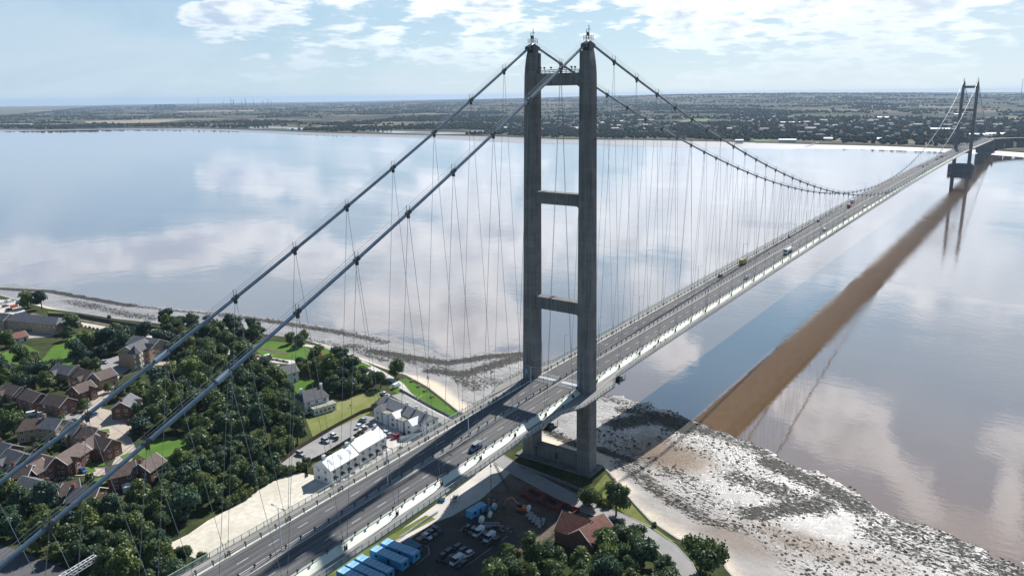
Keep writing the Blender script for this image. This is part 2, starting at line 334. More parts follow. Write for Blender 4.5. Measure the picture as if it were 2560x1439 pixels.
def land():
    ys = np.concatenate([np.arange(-900, -260, 20), np.arange(-260, 640, 2.0), np.arange(640, 2400, 20)]); cols = np.linspace(0, 1, 30)**2
    Y, T = np.meshgrid(ys, cols, indexing='ij'); L = xl(Y); X = L-T*(L+1400)
    grid_mesh('ground', X, Y, np.full(X.shape, ZL), [M_GRASSY])['kind'] = 'structure'
    b = MB()                                            # sea wall with a coping, the whole length of the bank
    yy = [y for y in np.arange(-260, 620, 3.0)]
    for a, c in zip(yy[:-1], yy[1:]):
        xa, xc = float(xl(a)), float(xl(c)); d = Vector((xc-xa, c-a, 0)).normalized(); nn = Vector((d.y, -d.x, 0))
        pa, pc = Vector((xa, a, 0)), Vector((xc, c, 0)); w = .25
        vs = [pa-nn*w, pa+nn*(w+.15), pc+nn*(w+.15), pc-nn*w]
        b.add([Vector((v.x, v.y, z)) for z in (1.5, ZL+.16) for v in vs], [(3, 2, 1, 0), (4, 5, 6, 7), (0, 1, 5, 4), (1, 2, 6, 5), (2, 3, 7, 6), (3, 0, 4, 7)])
    o = b.build('sea_wall', M_CONCRETE); tag(o, 'low concrete sea wall running between the beach and the grassy bank', 'wall')
land()
SH = [0]; KEEP = []; SEGS = []; SPOTS = []
def sheet(name, pts, m, z=None, world=False):
    SH[0] += 1
    p = [Vector(q) for q in pts] if world else [at(q[0], q[1], ZL) for q in pts]
    KEEP.append([(q.x, q.y) for q in p])
    b = MB(); b.poly(p, (z if z is not None else ZL+.02+.006*SH[0])); return structure(b.build(name, m))
def road(name, pts, w, m, world=False, kerb=False):
    SH[0] += 1; z = ZL+.02+.006*SH[0]
    p = [Vector((q[0], q[1], 0)) for q in pts] if world else [at(q[0], q[1], ZL) for q in pts]
    l, r = [], []; SEGS.extend([(p[i], p[i+1], w/2) for i in range(len(p)-1)])
    for i, q in enumerate(p):
        d = (p[min(i+1, len(p)-1)]-p[max(i-1, 0)]); d.z = 0; d.normalize(); n = Vector((-d.y, d.x, 0))*(w/2); l.append(q+n); r.append(q-n)
    b = MB()
    for i in range(len(p)-1):
        b.add([Vector((v.x, v.y, z)) for v in (r[i], r[i+1], l[i+1], l[i])], [(0, 1, 2, 3)])
        if kerb:
            for s in (l, r):
                a, c = s[i], s[i+1]; n = (a-p[i]).normalized()*.13
                b.add([Vector((v.x, v.y, zz)) for zz in (z-.02, z+.1) for v in (a-n, c-n, c+n, a+n)], [(4, 5, 6, 7), (0, 1, 5, 4), (1, 2, 6, 5), (2, 3, 7, 6), (3, 0, 4, 7)], 1)
    return structure(b.build(name, [m, M_CONCRETE]))
def grounds():
    # gravel yard that reaches under the bridge
    sheet('gravel_yard', [(415, 1362), (470, 1335), (520, 1300), (580, 1268), (650, 1222), (700, 1192), (748, 1180), (790, 1188), (835, 1205), (960, 1240), (700, 1420), (620, 1445), (500, 1400)], M_GRAVEL)
    sheet('residents_car_park', [(702, 1158), (757, 1117), (850, 1062), (905, 1036), (975, 1050), (1005, 1075), (965, 1095), (905, 1085), (770, 1160), (735, 1172)], M_TARMAC_PALE)
    sheet('lane', [(930, 1068), (975, 1060), (1020, 1095), (1090, 1078), (1230, 1150), (1190, 1185), (1060, 1150), (1000, 1145), (965, 1160), (900, 1190), (850, 1215), (835, 1205), (970, 1118)], M_TRACK)
    sheet('triangular_green', [(972, 968), (985, 950), (1015, 945), (1045, 962), (1069, 975), (1105, 1002), (1145, 1036), (1112, 1043), (1060, 1018), (1000, 988)], M_LAWN)
    road('promenade', [(760, 862), (812, 870), (880, 893), (955, 932), (1000, 960), (1020, 985), (1080, 1030), (1150, 1062), (1200, 1095)], 3.6, M_TRACK)
    road('promenade_edge', [(990, 985), (1060, 1026), (1130, 1062), (1165, 1085)], 5.0, M_TARMAC_PALE)
    sheet('shore_lawn', [(766, 872), (810, 868), (865, 888), (930, 915), (905, 925), (850, 915), (790, 905)], M_LAWN)
    sheet('playing_green', [(620, 860), (680, 852), (730, 858), (770, 870), (770, 900), (700, 905), (650, 885)], M_LAWN)
    sheet('paddock', [(765, 1048), (798, 1022), (860, 1000), (935, 975), (960, 985), (925, 1015), (925, 1032), (860, 1060), (782, 1092)], M_DRYGRASS)
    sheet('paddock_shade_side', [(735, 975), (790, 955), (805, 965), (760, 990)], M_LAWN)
    sheet('back_garden', [(720, 958), (775, 945), (790, 955), (745, 985)], M_LAWN)
    sheet('oval_green', [(338, 1132), (352, 1112), (385, 1098), (430, 1091), (468, 1100), (478, 1118), (455, 1135), (410, 1143), (360, 1146)], M_LAWN)
    sheet('park_lawn', [(100, 905), (130, 868), (175, 843), (225, 828), (275, 830), (285, 848), (240, 862), (205, 880), (160, 930), (120, 940)], M_LAWN)
    sheet('west_lawn', [(0, 885), (60, 860), (100, 880), (60, 915), (0, 940)], M_LAWN)
    sheet('field_strip', [(120, 778), (200, 788), (290, 803), (400, 818), (400, 830), (280, 818), (190, 800), (120, 792)], M_VERGE)
    road('coast_track', [(120, 792), (190, 808), (290, 826), (400, 845), (500, 865), (600, 885), (700, 903), (760, 908), (850, 912), (955, 950)], 6, M_TRACK)
    road('railway_line', [(0, 760), (100, 790), (190, 797), (290, 815), (400, 832), (520, 850), (640, 868), (720, 885)], 3.2, M_SOIL)
    road('estate_road', [(440, 908), (350, 908), (292, 930), (258, 980), (232, 1020), (222, 1045), (265, 1075), (305, 1100), (318, 1130), (300, 1165), (255, 1180), (180, 1178), (140, 1190)], 6.5, M_PAVE, kerb=True)
    road('estate_close', [(222, 1045), (160, 1040), (90, 1035), (30, 1045)], 5.5, M_TARMAC_PALE, kerb=True)
    sheet('estate_apron', [(235, 905), (330, 880), (335, 915), (300, 940), (262, 930)], M_TARMAC_PALE)
    sheet('turning_head', [(250, 1020), (320, 1035), (335, 1080), (290, 1098), (240, 1062)], M_PAVE)
    for q in ([(150, 1180), (235, 1165), (240, 1178), (165, 1192)], [(205, 1160), (262, 1152), (262, 1163), (215, 1168)], [(243, 1075), (272, 1072), (275, 1082), (250, 1085)], [(60, 1020), (118, 1000), (122, 1010), (75, 1035)], [(232, 1197), (268, 1190), (262, 1210), (238, 1212)], [(300, 1140), (335, 1128), (340, 1140), (310, 1150)]):
        sheet('front_lawn', q, M_LAWN)
    # yard and car park in the lee of the tower
    sheet('contractors_yard', [(1010, 1330), (1090, 1275), (1170, 1225), (1250, 1150), (1330, 1170), (1455, 1235), (1470, 1290), (1400, 1345), (1280, 1390), (1150, 1480), (900, 1480)], M_SOIL)
    sheet('parking_area', [(1010, 1345), (1095, 1295), (1180, 1290), (1300, 1345), (1270, 1375), (1150, 1470), (930, 1470), (1000, 1420), (1075, 1362)], M_CARPARK)
    sheet('pale_track', [(1240, 1148), (1290, 1170), (1200, 1250), (1130, 1290), (1090, 1305), (1000, 1355), (880, 1430), (840, 1440), (1050, 1290), (1180, 1195)], M_TRACK)
    sheet('grass_verge', [(1065, 1288), (1090, 1297), (1000, 1345), (900, 1405), (850, 1439), (800, 1450), (820, 1425), (930, 1365)], M_VERGE)
    road('service_road', [(1150, 1085), (1235, 1140), (1310, 1185), (1390, 1228), (1465, 1268), (1545, 1296), (1612, 1328), (1668, 1370), (1704, 1410), (1730, 1470)], 6.6, M_TARMAC_PALE, kerb=True)
    sheet('sea_wall_green', [(1514, 1184), (1583, 1265), (1625, 1312), (1690, 1356), (1668, 1350), (1608, 1310), (1555, 1280), (1480, 1225)], M_VERGE)
    sheet('slipway', [(1696, 1357), (1758, 1353), (1790, 1372), (1735, 1395), (1705, 1385)], M_CONCRETE, z=ZL+.9) if False else None
    road('approach_road', [(-200, 1330), (0, 1400), (110, 1445), (300, 1540)], 11, M_TARMAC)
    sheet('boat_yard_ground', [(-60, 745), (40, 752), (75, 790), (0, 800), (-80, 790)], M_TRACK)
    sheet('rear_courtyard', [(0, 822), (100, 812), (160, 822), (130, 842), (20, 850), (-40, 850)], M_TARMAC_PALE)
grounds()

# beach stones: one field of stones, denser where the weed is
def stones():
    X, Y, Z, weed, T = SHORE
    m = mat('weedy_stone', (.03, .03, .025), .7, (.10, .09, .07), 1.0)
    sel = np.argwhere((weed > .3) & (Y > -160) & (Y < 420) & (T < 1.02) & (T > .05)); idx = RNG.choice(len(sel), 9000)
    ico = [(0, 0, 1)]+[(math.cos(a)*.9, math.sin(a)*.9, .35) for a in np.linspace(0, 6.28, 6)[:-1]]+[(math.cos(a), math.sin(a), -.3) for a in np.linspace(.5, 6.78, 6)[:-1]]
    V, F = [], []
    for k in idx:
        i, j = sel[k]; r = .18+RNG.random()**3*.55
        if Y[i, j] > 60 and RNG.random() < .45: continue
        x = X[i, j]+RNG.normal()*1.2; y = Y[i, j]+RNG.normal()*1.2; z = Z[i, j]; b = len(V); s = RNG.random(3)*.5+.75
        V += [(x+a*r*s[0], y+c*r*s[1], z+e*r*.55) for a, c, e in ico]
        F += [(b, b+1+q, b+1+(q+1) % 5) for q in range(5)]+[(b+1+q, b+6+q, b+6+(q+1) % 5, b+1+(q+1) % 5) for q in range(5)]
    me = bpy.data.meshes.new('beach_stones'); me.from_pydata(V, [], F); me.materials.append(m); me.update()
    link('beach_stones', me)['kind'] = 'stuff'
stones()

# ------------------------------------------------------------------ the bridge
SPAN, NS, SS = 1410.0, 282.0, 530.0
ZT, ZM = 158.4, 42.72
def zA(x):                                             # level of the hanger sockets along the deck
    if x < 0: return 36.3+.0225*x
    if x <= SPAN: return 36.3+4.1*(1-((x-705)/705)**2)
    return 36.3-.0225*(x-SPAN)
def zC(x):                                             # main cable centre line
    if x < 0: return ZT+.53368*x+3.0e-4*x*x
    if x <= SPAN: return ZM+(ZT-ZM)*((x-705)/705)**2
    s = (x-SPAN)/SS; return ZT+(29.5-ZT)*s-16*4*s*(1-s)
M_LEG = mat('tower_concrete', (.135, .12, .105), .92, (.20, .18, .16), .16, stretch=(1, 1, .12), fine=(1.2, .45, (.10, .088, .078)), bump=.25, bs=3)
def tower_mat():
    m = MATS['tower_concrete']; t = NT(m.node_tree)
    P = t.n('ShaderNodeTexCoord').outputs['Object']; sp = t.n('ShaderNodeSeparateXYZ', i={0: P})
    band = t.m('FRACT', t.m('DIVIDE', sp.outputs[2], 2.3)); ln = t.ramp(band, .0, .07, .72, 1.0)      # slip-form lift lines
    lift = t.noise(t.n('ShaderNodeCombineXYZ', i={2: t.m('FLOOR', t.m('DIVIDE', sp.outputs[2], 2.3))}).outputs[0], 7.3, 1)
    st = t.noise(t.vm('MULTIPLY', P, (1.1, 1.1, .05)), 1.0, 6, .65); cl = t.noise(P, .22, 5, .6)
    c = t.mix(t.ramp(st, .35, .68), (.215, .203, .196), (.122, .116, .114))
    c = t.mix(t.m('MULTIPLY', t.ramp(cl, .4, .7), .5), c, (.265, .25, .24))
    c = t.mix(1.0, c, t.n('ShaderNodeCombineColor', i={0: t.m('MULTIPLY', ln, t.ramp(lift, .3, .7, .86, 1.1)), 1: t.m('MULTIPLY', ln, t.ramp(lift, .3, .7, .86, 1.1)), 2: t.m('MULTIPLY', ln, t.ramp(lift, .3, .7, .86, 1.1))}).outputs[0], 'MULTIPLY')
    b = t.n('ShaderNodeBsdfPrincipled', i={'Base Color': c, 'Roughness': .9, 'Specular IOR Level': .2})
    t.n('ShaderNodeOutputMaterial', i={0: b.outputs[0]})
tower_mat()
M_CABLE = mat('painted_cable', (.115, .18, .25), .32, (.085, .135, .19), .5, spec=.6)
M_STEEL = mat('galvanised_steel', (.30, .34, .37), .45, (.21, .24, .27), 1.2, metal=.4)
M_ROPE = mat('hanger_rope', (.17, .20, .24), .5, spec=.5)
M_DARK = mat('dark_steel', (.035, .045, .05), .55, (.07, .085, .09), 1.0)
M_DECK = mat('deck_asphalt', (.125, .118, .112), .72, (.165, .158, .15), .08, fine=(2.5, .35, (.10, .095, .092)))
def deck_mat():
    m = MATS['deck_asphalt']; t = NT(m.node_tree); P = t.n('ShaderNodeTexCoord').outputs['Object']; sp = t.n('ShaderNodeSeparateXYZ', i={0: P})
    y = t.m('ABSOLUTE', sp.outputs[1])
    lane = t.noise(t.vm('MULTIPLY', P, (.012, 2.1, 1)), 1.0, 4, .6); gr = t.noise(P, 3.0, 4, .7); pt = t.noise(t.vm('MULTIPLY', P, (.25, 1, 1)), .12, 4, .6)
    tr = t.m('SINE', t.m('MULTIPLY', y, 3.42)); tr = t.ramp(tr, -.4, 1, 0, 1)              # wheel tracks polished and darkened
    c = t.mix(t.ramp(lane, .35, .65), (.100, .100, .102), (.165, .162, .160)); c = t.mix(t.m('MULTIPLY', tr, .5), c, (.062, .063, .066))
    c = t.mix(t.m('MULTIPLY', t.ramp(pt, .45, .6), .3), c, (.19, .185, .175)); c = t.mix(t.m('MULTIPLY', t.ramp(gr, .4, .7), .35), c, (.078, .078, .080))
    b = t.n('ShaderNodeBsdfPrincipled', i={'Base Color': c, 'Roughness': .85, 'Specular IOR Level': .12})
    t.n('ShaderNodeOutputMaterial', i={0: b.outputs[0]})
deck_mat()
M_WALK = mat('walkway_surface', (.22, .215, .205), .85, (.29, .28, .265), .2, stretch=(.2, 1, 1), fine=(2, .4, (.2, .19, .18)))
M_CREAM = mat('cream_fairing_paint', (.66, .70, .56), .55, (.74, .76, .64), .15, fine=(.8, .25, (.55, .58, .48)))
M_BOX = mat('deck_box_paint', (.19, .21, .21), .5, (.14, .155, .16), .2)
M_RAIL = mat('rail_paint', (.40, .48, .44), .5)
def mesh_mat():
    m = bpy.data.materials.new('fence_mesh'); m.use_nodes = True; t = NT(m.node_tree)
    a = t.n('ShaderNodeBsdfTransparent'); b = t.n('ShaderNodeBsdfPrincipled', i={'Base Color': (.50, .56, .50, 1), 'Roughness': .6})
    mx = t.n('ShaderNodeMixShader', i={0: .30, 1: a.outputs[0], 2: b.outputs[0]}); t.n('ShaderNodeOutputMaterial', i={0: mx.outputs[0]}); return m
M_MESH = mesh_mat()

bridge = empty('suspension_bridge', (0, 0, 0))
tag(bridge, 'long suspension bridge with twin concrete towers, main cables and a road deck', 'bridge')

def leg_y(z): return 11+(158.4-z)/153.4*1.15
def make_tower(x0, zb, near):
    tw = empty('tower', (0, 0, 0)); tw.parent = bridge
    if near is False: tag(tw, 'distant dark tower standing in the water near the far bank')
    else: tag(tw, 'near concrete tower rising from the beach through the road deck')
    for s in (1, -1):
        b = MB(); rings = []
        for z in list(np.linspace(zb, 148, 30))+[150.5, 152.5, 154.2, 155.4]:
            k = (z-zb)/(158-zb); hx = 3.0-.72*k; hy = 2.95-.62*k; ch = .62
            if z > 146: q = ((z-146)/10)**2*1.15; hyo = hy-q
            else: hyo = hy
            cy = s*leg_y(z); o = 1 if s > 0 else -1
            yo, yi = cy+o*hyo, cy-o*hy
            ys_ = sorted((yo, yi)); y0, y1 = ys_
            rings.append([Vector((x0+a, c, z)) for a, c in ((-hx, y0+ch), (-hx+ch, y0), (hx-ch, y0), (hx, y0+ch), (hx, y1-ch), (hx-ch, y1), (-hx+ch, y1), (-hx, y1-ch))])
        b.loft(rings); b.build('leg', M_LEG, tw)
        # cable saddle housing on the leg top
        q = MB(); cy = s*leg_y(156)
        q.box(x0-1.6, x0+1.6, cy-1.25, cy+1.25, 155.2, 157.6); q.loft([[Vector((x0+dx, cy+dy, z)) for dy, z in ((-1.0, 156.4), (1.0, 156.4), (.85, 158.6-abs(dx)*.32), (-.85, 158.6-abs(dx)*.32))] for dx in (-3.4, -2, 0, 2, 3.4)])
        q.tube([(x0, cy-1.3, 156.6), (x0, cy+1.3, 156.6)], 1.05, 10)
        q.build('saddle', M_DARK, tw)
        q = MB()                                        # top platform, masts, lights
        for a in (-1.5, -.5, .6, 1.6):
            q.tube([(x0+a, cy-.9, 158.6), (x0+a, cy-.9, 160.4)], .09, 5); q.tube([(x0+a, cy+.9, 158.6), (x0+a, cy+.9, 160.2)], .09, 5)
        for z in (159.4, 160.2):
            for e in (-.9, .9): q.tube([(x0-1.6, cy+e, z), (x0+1.7, cy+e, z)], .06, 4)
        q.tube([(x0+.3, cy, 158.4), (x0+.3, cy, 163.6)], .12, 5); q.tube([(x0-.7, cy+.3, 158.4), (x0-.7, cy+.3, 162.0)], .10, 5)
        q.tube([(x0+.3, cy-.8, 162.2), (x0+.3, cy+.9, 162.2)], .07, 4); q.box(x0-.9, x0-.4, cy-.25, cy+.25, 160.2, 161.3); q.box(x0+1.1, x0+1.6, cy+.5, cy+1.0, 160.3, 161.2)
        q.build('mast', M_DARK, tw)
    beams = [(144.4, 148.5, 1.75), (103.6, 107.8, 1.8), (64.8, 69.2, 1.9)]
    beams.append((28.2, 33.0, 2.0))
    for z0, z1, h in beams:
        b = MB(); y1 = leg_y(z0)-2.0; yt = leg_y(z1)-2.0; rr = []
        for y in (-1, -.86, .86, 1):
            a = z0 if abs(y) < .9 else z0-.9
            rr.append([Vector((x0-h, y*y1, a)), Vector((x0+h, y*y1, a)), Vector((x0+h, y*yt, z1)), Vector((x0-h, y*yt, z1))])
        b.loft(rr); b.build('crossbeam', M_LEG, tw)
    q = MB(); zz = 148.5                                # guard rail on the top beam
    for sx in (-1.6, 1.6):
        for z in (.5, 1.1): q.tube([(x0+sx, -8.4, zz+z), (x0+sx, 8.4, zz+z)], .06, 4)
        for y in np.linspace(-8.4, 8.4, 11): q.tube([(x0+sx, y, zz), (x0+sx, y, zz+1.15)], .07, 4)
    for y in (-7, -5.6, -3, 2.5, 5.2, 6.7): q.tube([(x0-1.6, y, zz+1), (x0-1.6, y, zz+1.8)], .12, 5); q.box(x0-1.85, x0-1.35, y-.28, y+.28, zz+1.6, zz+2.1)
    q.build('guard_rail', M_DARK, tw)
    if near:
        for s in (1, -1):                               # ladder and door on the legs
            q = MB(); y = s*(leg_y(152)-2.3) 
            for z in np.arange(148.6, 155.4, .5): q.box(-.25, .25, y-s*.18-.03, y-s*.18+.03, z, z+.06)
            for e in (-.28, .28): q.box(e-.04, e+.04, y-s*.22-.04, y-s*.22+.04, 148.5, 156)
            q.build('ladder', M_DARK, tw)
        b = MB(); b.box(-5.2, 5.2, -16.6, 16.6, 1.0, ZL+.55); b.build('plinth', M_LEG, tw)
        b = MB(); b.box(-1.4, 1.4, -9.6, 9.6, ZL+.5, 9.8); b.box(-1.9, 1.9, -9.4, 9.4, 9.5, 10.1); b.box(-1.55, -1.38, -.5, .6, 6.4, 8.9, 1)
        b.build('base_wall', [M_LEG, M_DARK], tw)
        
        for y0, y1 in ((-10.4, -9.6), (12.2, 12.9)): b = MB(); b.box(-3.12, -3.0, y0, y1, 38.6, 40.6, 0); b.build('notice', mat('blue_sign', (.10, .25, .55), .5, (.5, .6, .7), 2.2, lo=.5, hi=.55), tw)
        b = MB(); b.box(-.9, .1, -14.55, -14.15, 36.1, 38.2); b.build('door', M_DARK, tw)
        for s in (1, -1):
            for zz in (92, 60): b = MB(); b.tube([(-.2, s*(leg_y(zz)+2.6), zz), (-.2, s*(leg_y(zz)+3.2), zz)], .2, 8); b.build('floodlight', M_STEEL, tw)
    else:
        b = MB(); b.box(x0-13, x0+13, -21, 20, ZW-5, ZW+12.5); b.box(x0-11, x0+11, -18, 18, ZW+12.5, zb+.2); b.build('pier', M_LEG, tw)
    return tw
make_tower(0, ZL-.2, True)
make_tower(SPAN, 8.6, False)

# main cables, hand ropes, clamps, hangers
xs_cable = [x for x in np.arange(-NS, 0, 6)]+[0.0]+list(np.arange(9, SPAN, 9))+[SPAN]+list(np.arange(SPAN+10, SPAN+SS+1, 10))
M_CLAMP = M_DARK
CL = [-(17.1+18.1*i) for i in range(14)]+[18.3+18.1*i for i in range(76)]+[SPAN+18.1*(i+1) for i in range(28)]
cable_of = {}
for s in (1, -1):
    b = MB(); b.tube([(x, s*11, zC(x)) for x in xs_cable], .43, 12)
    c = b.build('main_cable', M_CABLE, bridge, smooth=True); cable_of[s] = c
    for e in (-.55, .55):
        q = MB(); q.tube([(x, s*11+e, zC(x)+1.45) for x in xs_cable], .045, 4); q.build('hand_rope', M_STEEL, c)
    q = MB()
    for x in (-149.5, -157.5+0): pass
    xx = -146.6
    q.tube([(xx, s*11, zC(xx)), (xx+3.2, s*11, zC(xx+3.2))], .62, 10); q.build('cable_sleeve', mat('sleeve_paint', (.28, .36, .44), .4), c)
def clamp_mb(b, x, s, full=True):
    z = zC(x); d = Vector((1, 0, (zC(x+.5)-zC(x-.5)))).normalized(); p = Vector((x, s*11, z))
    b.tube([p-d*.75, p+d*.75], .60, 8 if full else 6)
    for e in (-.55, .55): b.tube([(x, s*11+e, z+.2), (x, s*11+e, z+1.95)], .075, 4)
    b.tube([(x, s*11-.55, z+.55), (x, s*11+.55, z+.55)], .07, 4); b.box(x-.32, x+.32, s*11-.3, s*11+.3, z-1.35, z-.4)
def sorted_near(L, zf): return sorted(L, key=lambda q: (Vector((q[0], q[1]*11, zf(q[0])))-CP).length)
near = sorted_near([(x, s) for x in CL for s in (1, -1) if x > -230], zC)
for x, s in near[:100]:
    b = MB(); clamp_mb(b, x, s); b.build('cable_clamp', M_CLAMP, bridge)
b = MB()
for x, s in near[100:]: clamp_mb(b, x, s, False)
b.build('cable_clamp', M_CLAMP, bridge)['kind'] = 'stuff'
hang = []
for x in CL:
    for s in (1, -1):
        for e in (-9.05, 9.05):
            a = x+e
            if abs(a) < 4 or abs(a-SPAN) < 4 or a > SPAN+SS: continue
            hang.append((x, s, a))
hang.sort(key=lambda q: (Vector(((q[0]+q[2])/2, q[1]*11, (zC(q[0])+zA(q[2]))/2))-CP).length)
def hanger_mb(b, h, r):
    x, s, a = h; o = .3 if a > x else -.3; p0 = Vector((x+o*.6, s*11, zC(x)-1.1)); p1 = Vector((a-o, s*11.05, zA(a)+.25))
    if p0.z-p1.z < .6: return
    b.tube([p0, p1], r, 5)
    d = (p0-p1).normalized(); b.tube([p1, p1+d*1.0], r*2.6, 6, 1); b.tube([p1+d*3.4, p1+d*3.9], r*2.2, 6, 1)
HV = [h for h in hang if h[0] > -232]
for h in HV[:100]:
    b = MB(); hanger_mb(b, h, .052); b.build('hanger', [M_ROPE, M_DARK], bridge)
b = MB()
for h in HV[100:]: hanger_mb(b, h, .055)
b.build('hanger', [M_ROPE, M_DARK], bridge)['kind'] = 'stuff'

# the deck
XS = [x for x in np.arange(-300, SPAN+SS, 9.05)]+[SPAN+SS]
def strip(b, prof, xs=XS, mi=0, f=zA):
    for a, c in zip(xs[:-1], xs[1:]):
        za, zc = f(a), f(c)
        for (y0, z0), (y1, z1) in zip(prof[:-1], prof[1:]):
            b.add([(a, y0, za+z0), (c, y0, zc+z0), (c, y1, zc+z1), (a, y1, za+z1)], [(0, 1, 2, 3)], mi)
b = MB(); strip(b, [(-9.35, .86), (0, 1.0), (9.35, .86)]); b.build('roadway', M_DECK, bridge)
b = MB(); strip(b, [(-9.35, .86), (-9.55, .70), (-11.35, -.30)]); strip(b, [(11.35, -.30), (9.55, .70), (9.35, .86)]); b.build('fairing', M_CREAM, bridge)
b = MB(); strip(b, [(14.45, -.62), (14.45, -.25), (11.35, -.30)]); strip(b, [(-11.35, -.30), (-14.45, -.25), (-14.45, -.62)]); b.build('walkway', M_WALK, bridge)
b = MB(); strip(b, [(-14.45, -.62), (-11.5, -.75), (-12.0, -1.5), (-8.2, -3.7), (8.2, -3.7), (12.0, -1.5), (11.5, -.75), (14.45, -.62)][::1]); b.build('box_girder', M_BOX, bridge)
# kerbs and median
b = MB()
for y0, y1, h in ((-1.05, 1.05, .16),): strip(b, [(y0, .98), (y0, .98+h), (y1, .98+h), (y1, .98)])
b.build('median', M_WALK, bridge)
b = MB()
for y in (-1.0, 1.0, -9.15, 9.15): strip(b, [(y-.10, 1.0+(.17 if abs(y) < 2 else -.1)), (y+.10, 1.0+(.17 if abs(y) < 2 else -.1))])
b.build('edge_line', M_MARK, bridge)
ld = []
for i, x in enumerate(np.arange(-299, SPAN+SS-6, 9.05)):
    for s in (1, -1): ld.append((x, s))
ld.sort(key=lambda q: (Vector((q[0], q[1]*5, 36))-CP).length)
b = MB(); nb = 0
for x, s in ld:
    y = s*5.05; z0, z1 = zA(x)+.955, zA(x+3.2)+.955
    if x < 10 and x > -8 : continue
    b.add([(x, y-.08, z0), (x+3.2, y-.08, z1), (x+3.2, y+.08, z1), (x, y+.08, z0)], [(0, 1, 2, 3)]); nb += 1
    if nb <= 100: b.build('lane_marking', M_MARK, bridge); b = MB()
b.build('lane_marking', M_MARK, bridge)['kind'] = 'stuff'
b = MB()                                               # expansion joint with hatched edges at the tower
for s in (1, -1):
    y0, y1 = (1.3, 8.9) if s > 0 else (-8.9, -1.3)
    b.box(-1.0, 1.0, y0, y1, zA(0)+.93, zA(0)+1.02)
    for k in range(9):
        y = y0+(y1-y0)*(k+.0)/8
        for a, c in ((-3.9, -1.3), (1.3, 3.9)): b.box(a, c, y-.07, y+.07, zA(0)+.92, zA(0)+1.015)
    for a in (-3.9, 3.9): b.box(a-.1, a+.1, y0, y1, zA(0)+.92, zA(0)+1.012)
b.build('expansion_joint', mat('joint_white', (.42, .44, .47), .7), bridge)
M_BRAIL = mat('barrier_rail', (.14, .14, .135), .7)
# crash barriers: dark posts with rails, three runs
def barrier(y, out, name='crash_barrier'):
    b = MB(); xs = np.arange(-297.7, SPAN+SS, 4.525)
    for x in xs:
        if abs(x) < 2 and abs(y) > 2: pass
        z = zA(x)+(1.1 if abs(y) < 2 else .86); o = out*.32
        b.add([(x-.11, y, z-.1), (x+.11, y, z-.1), (x+.11, y+.18*(out or 1), z-.1), (x-.11, y+.18*(out or 1), z-.1), (x-.13, y+o*.2, z+1.12), (x+.13, y+o*.2, z+1.12), (x+.13, y+o*.2+.2*(out or 1), z+1.12), (x-.13, y+o*.2+.2*(out or 1), z+1.12)], [(3, 2, 1, 0), (4, 5, 6, 7), (0, 1, 5, 4), (1, 2, 6, 5), (2, 3, 7, 6), (3, 0, 4, 7)], 0)
        if x < 500: b.box(x-.2, x+.2, y+o-.22, y+o+.22, z+.72, z+1.2)
    for zz in (.55, 1.0):
        for a, c in zip(XS[:-1], XS[1:]):
            if a > 900 and zz < .9: continue
            za, zc = zA(a)+zz+(1.1 if abs(y) < 2 else .86)-.05, zA(c)+zz+(1.1 if abs(y) < 2 else .86)-.05
            b.add([(a, y-.05, za), (c, y-.05, zc), (c, y+.05, zc), (a, y+.05, za), (a, y-.05, za+.12), (c, y-.05, zc+.12), (c, y+.05, zc+.12), (a, y+.05, za+.12)], [(3, 2, 1, 0), (4, 5, 6, 7), (0, 1, 5, 4), (2, 3, 7, 6)], 1)
    b.build(name, [M_DARK, M_BRAIL], bridge)
barrier(-9.45, -1); barrier(9.45, 1); barrier(0.0, 0)
# outer railings with their viewing platforms round the tower legs
def yout(x, s, x0=0.0):
    u = x-x0
    return s*float(np.interp(u, [-24, -13, 9, 9.6, 17.0, 17.6], [14.45, 18.4, 18.4, 18.4, 14.45, 14.45])) if -24 < u < 18 else s*14.45
def platform(x0):
    for s in (1, -1):
        b = MB(); pts = [(x0-24, s*14.4), (x0-13, s*18.45), (x0+9.4, s*18.45), (x0+17, s*14.4)]
        if s < 0: pts = pts[::-1]
        b.poly(pts, 0); z = zA(x0)-.2
        b.v = [(x, y, z) for x, y, _ in b.v]; base = list(b.v)
        P = [Vector((x, y, 0)) for x, y in pts]
        for i in range(4):
            a, c = P[i], P[(i+1) % 4]; b.add([(a.x, a.y, z-.45), (c.x, c.y, z-.45), (c.x, c.y, z), (a.x, a.y, z)], [(0, 1, 2, 3)])
        b.poly(pts[::-1], z-.45); b.build('platform', M_WALK, bridge)
platform(0.0)
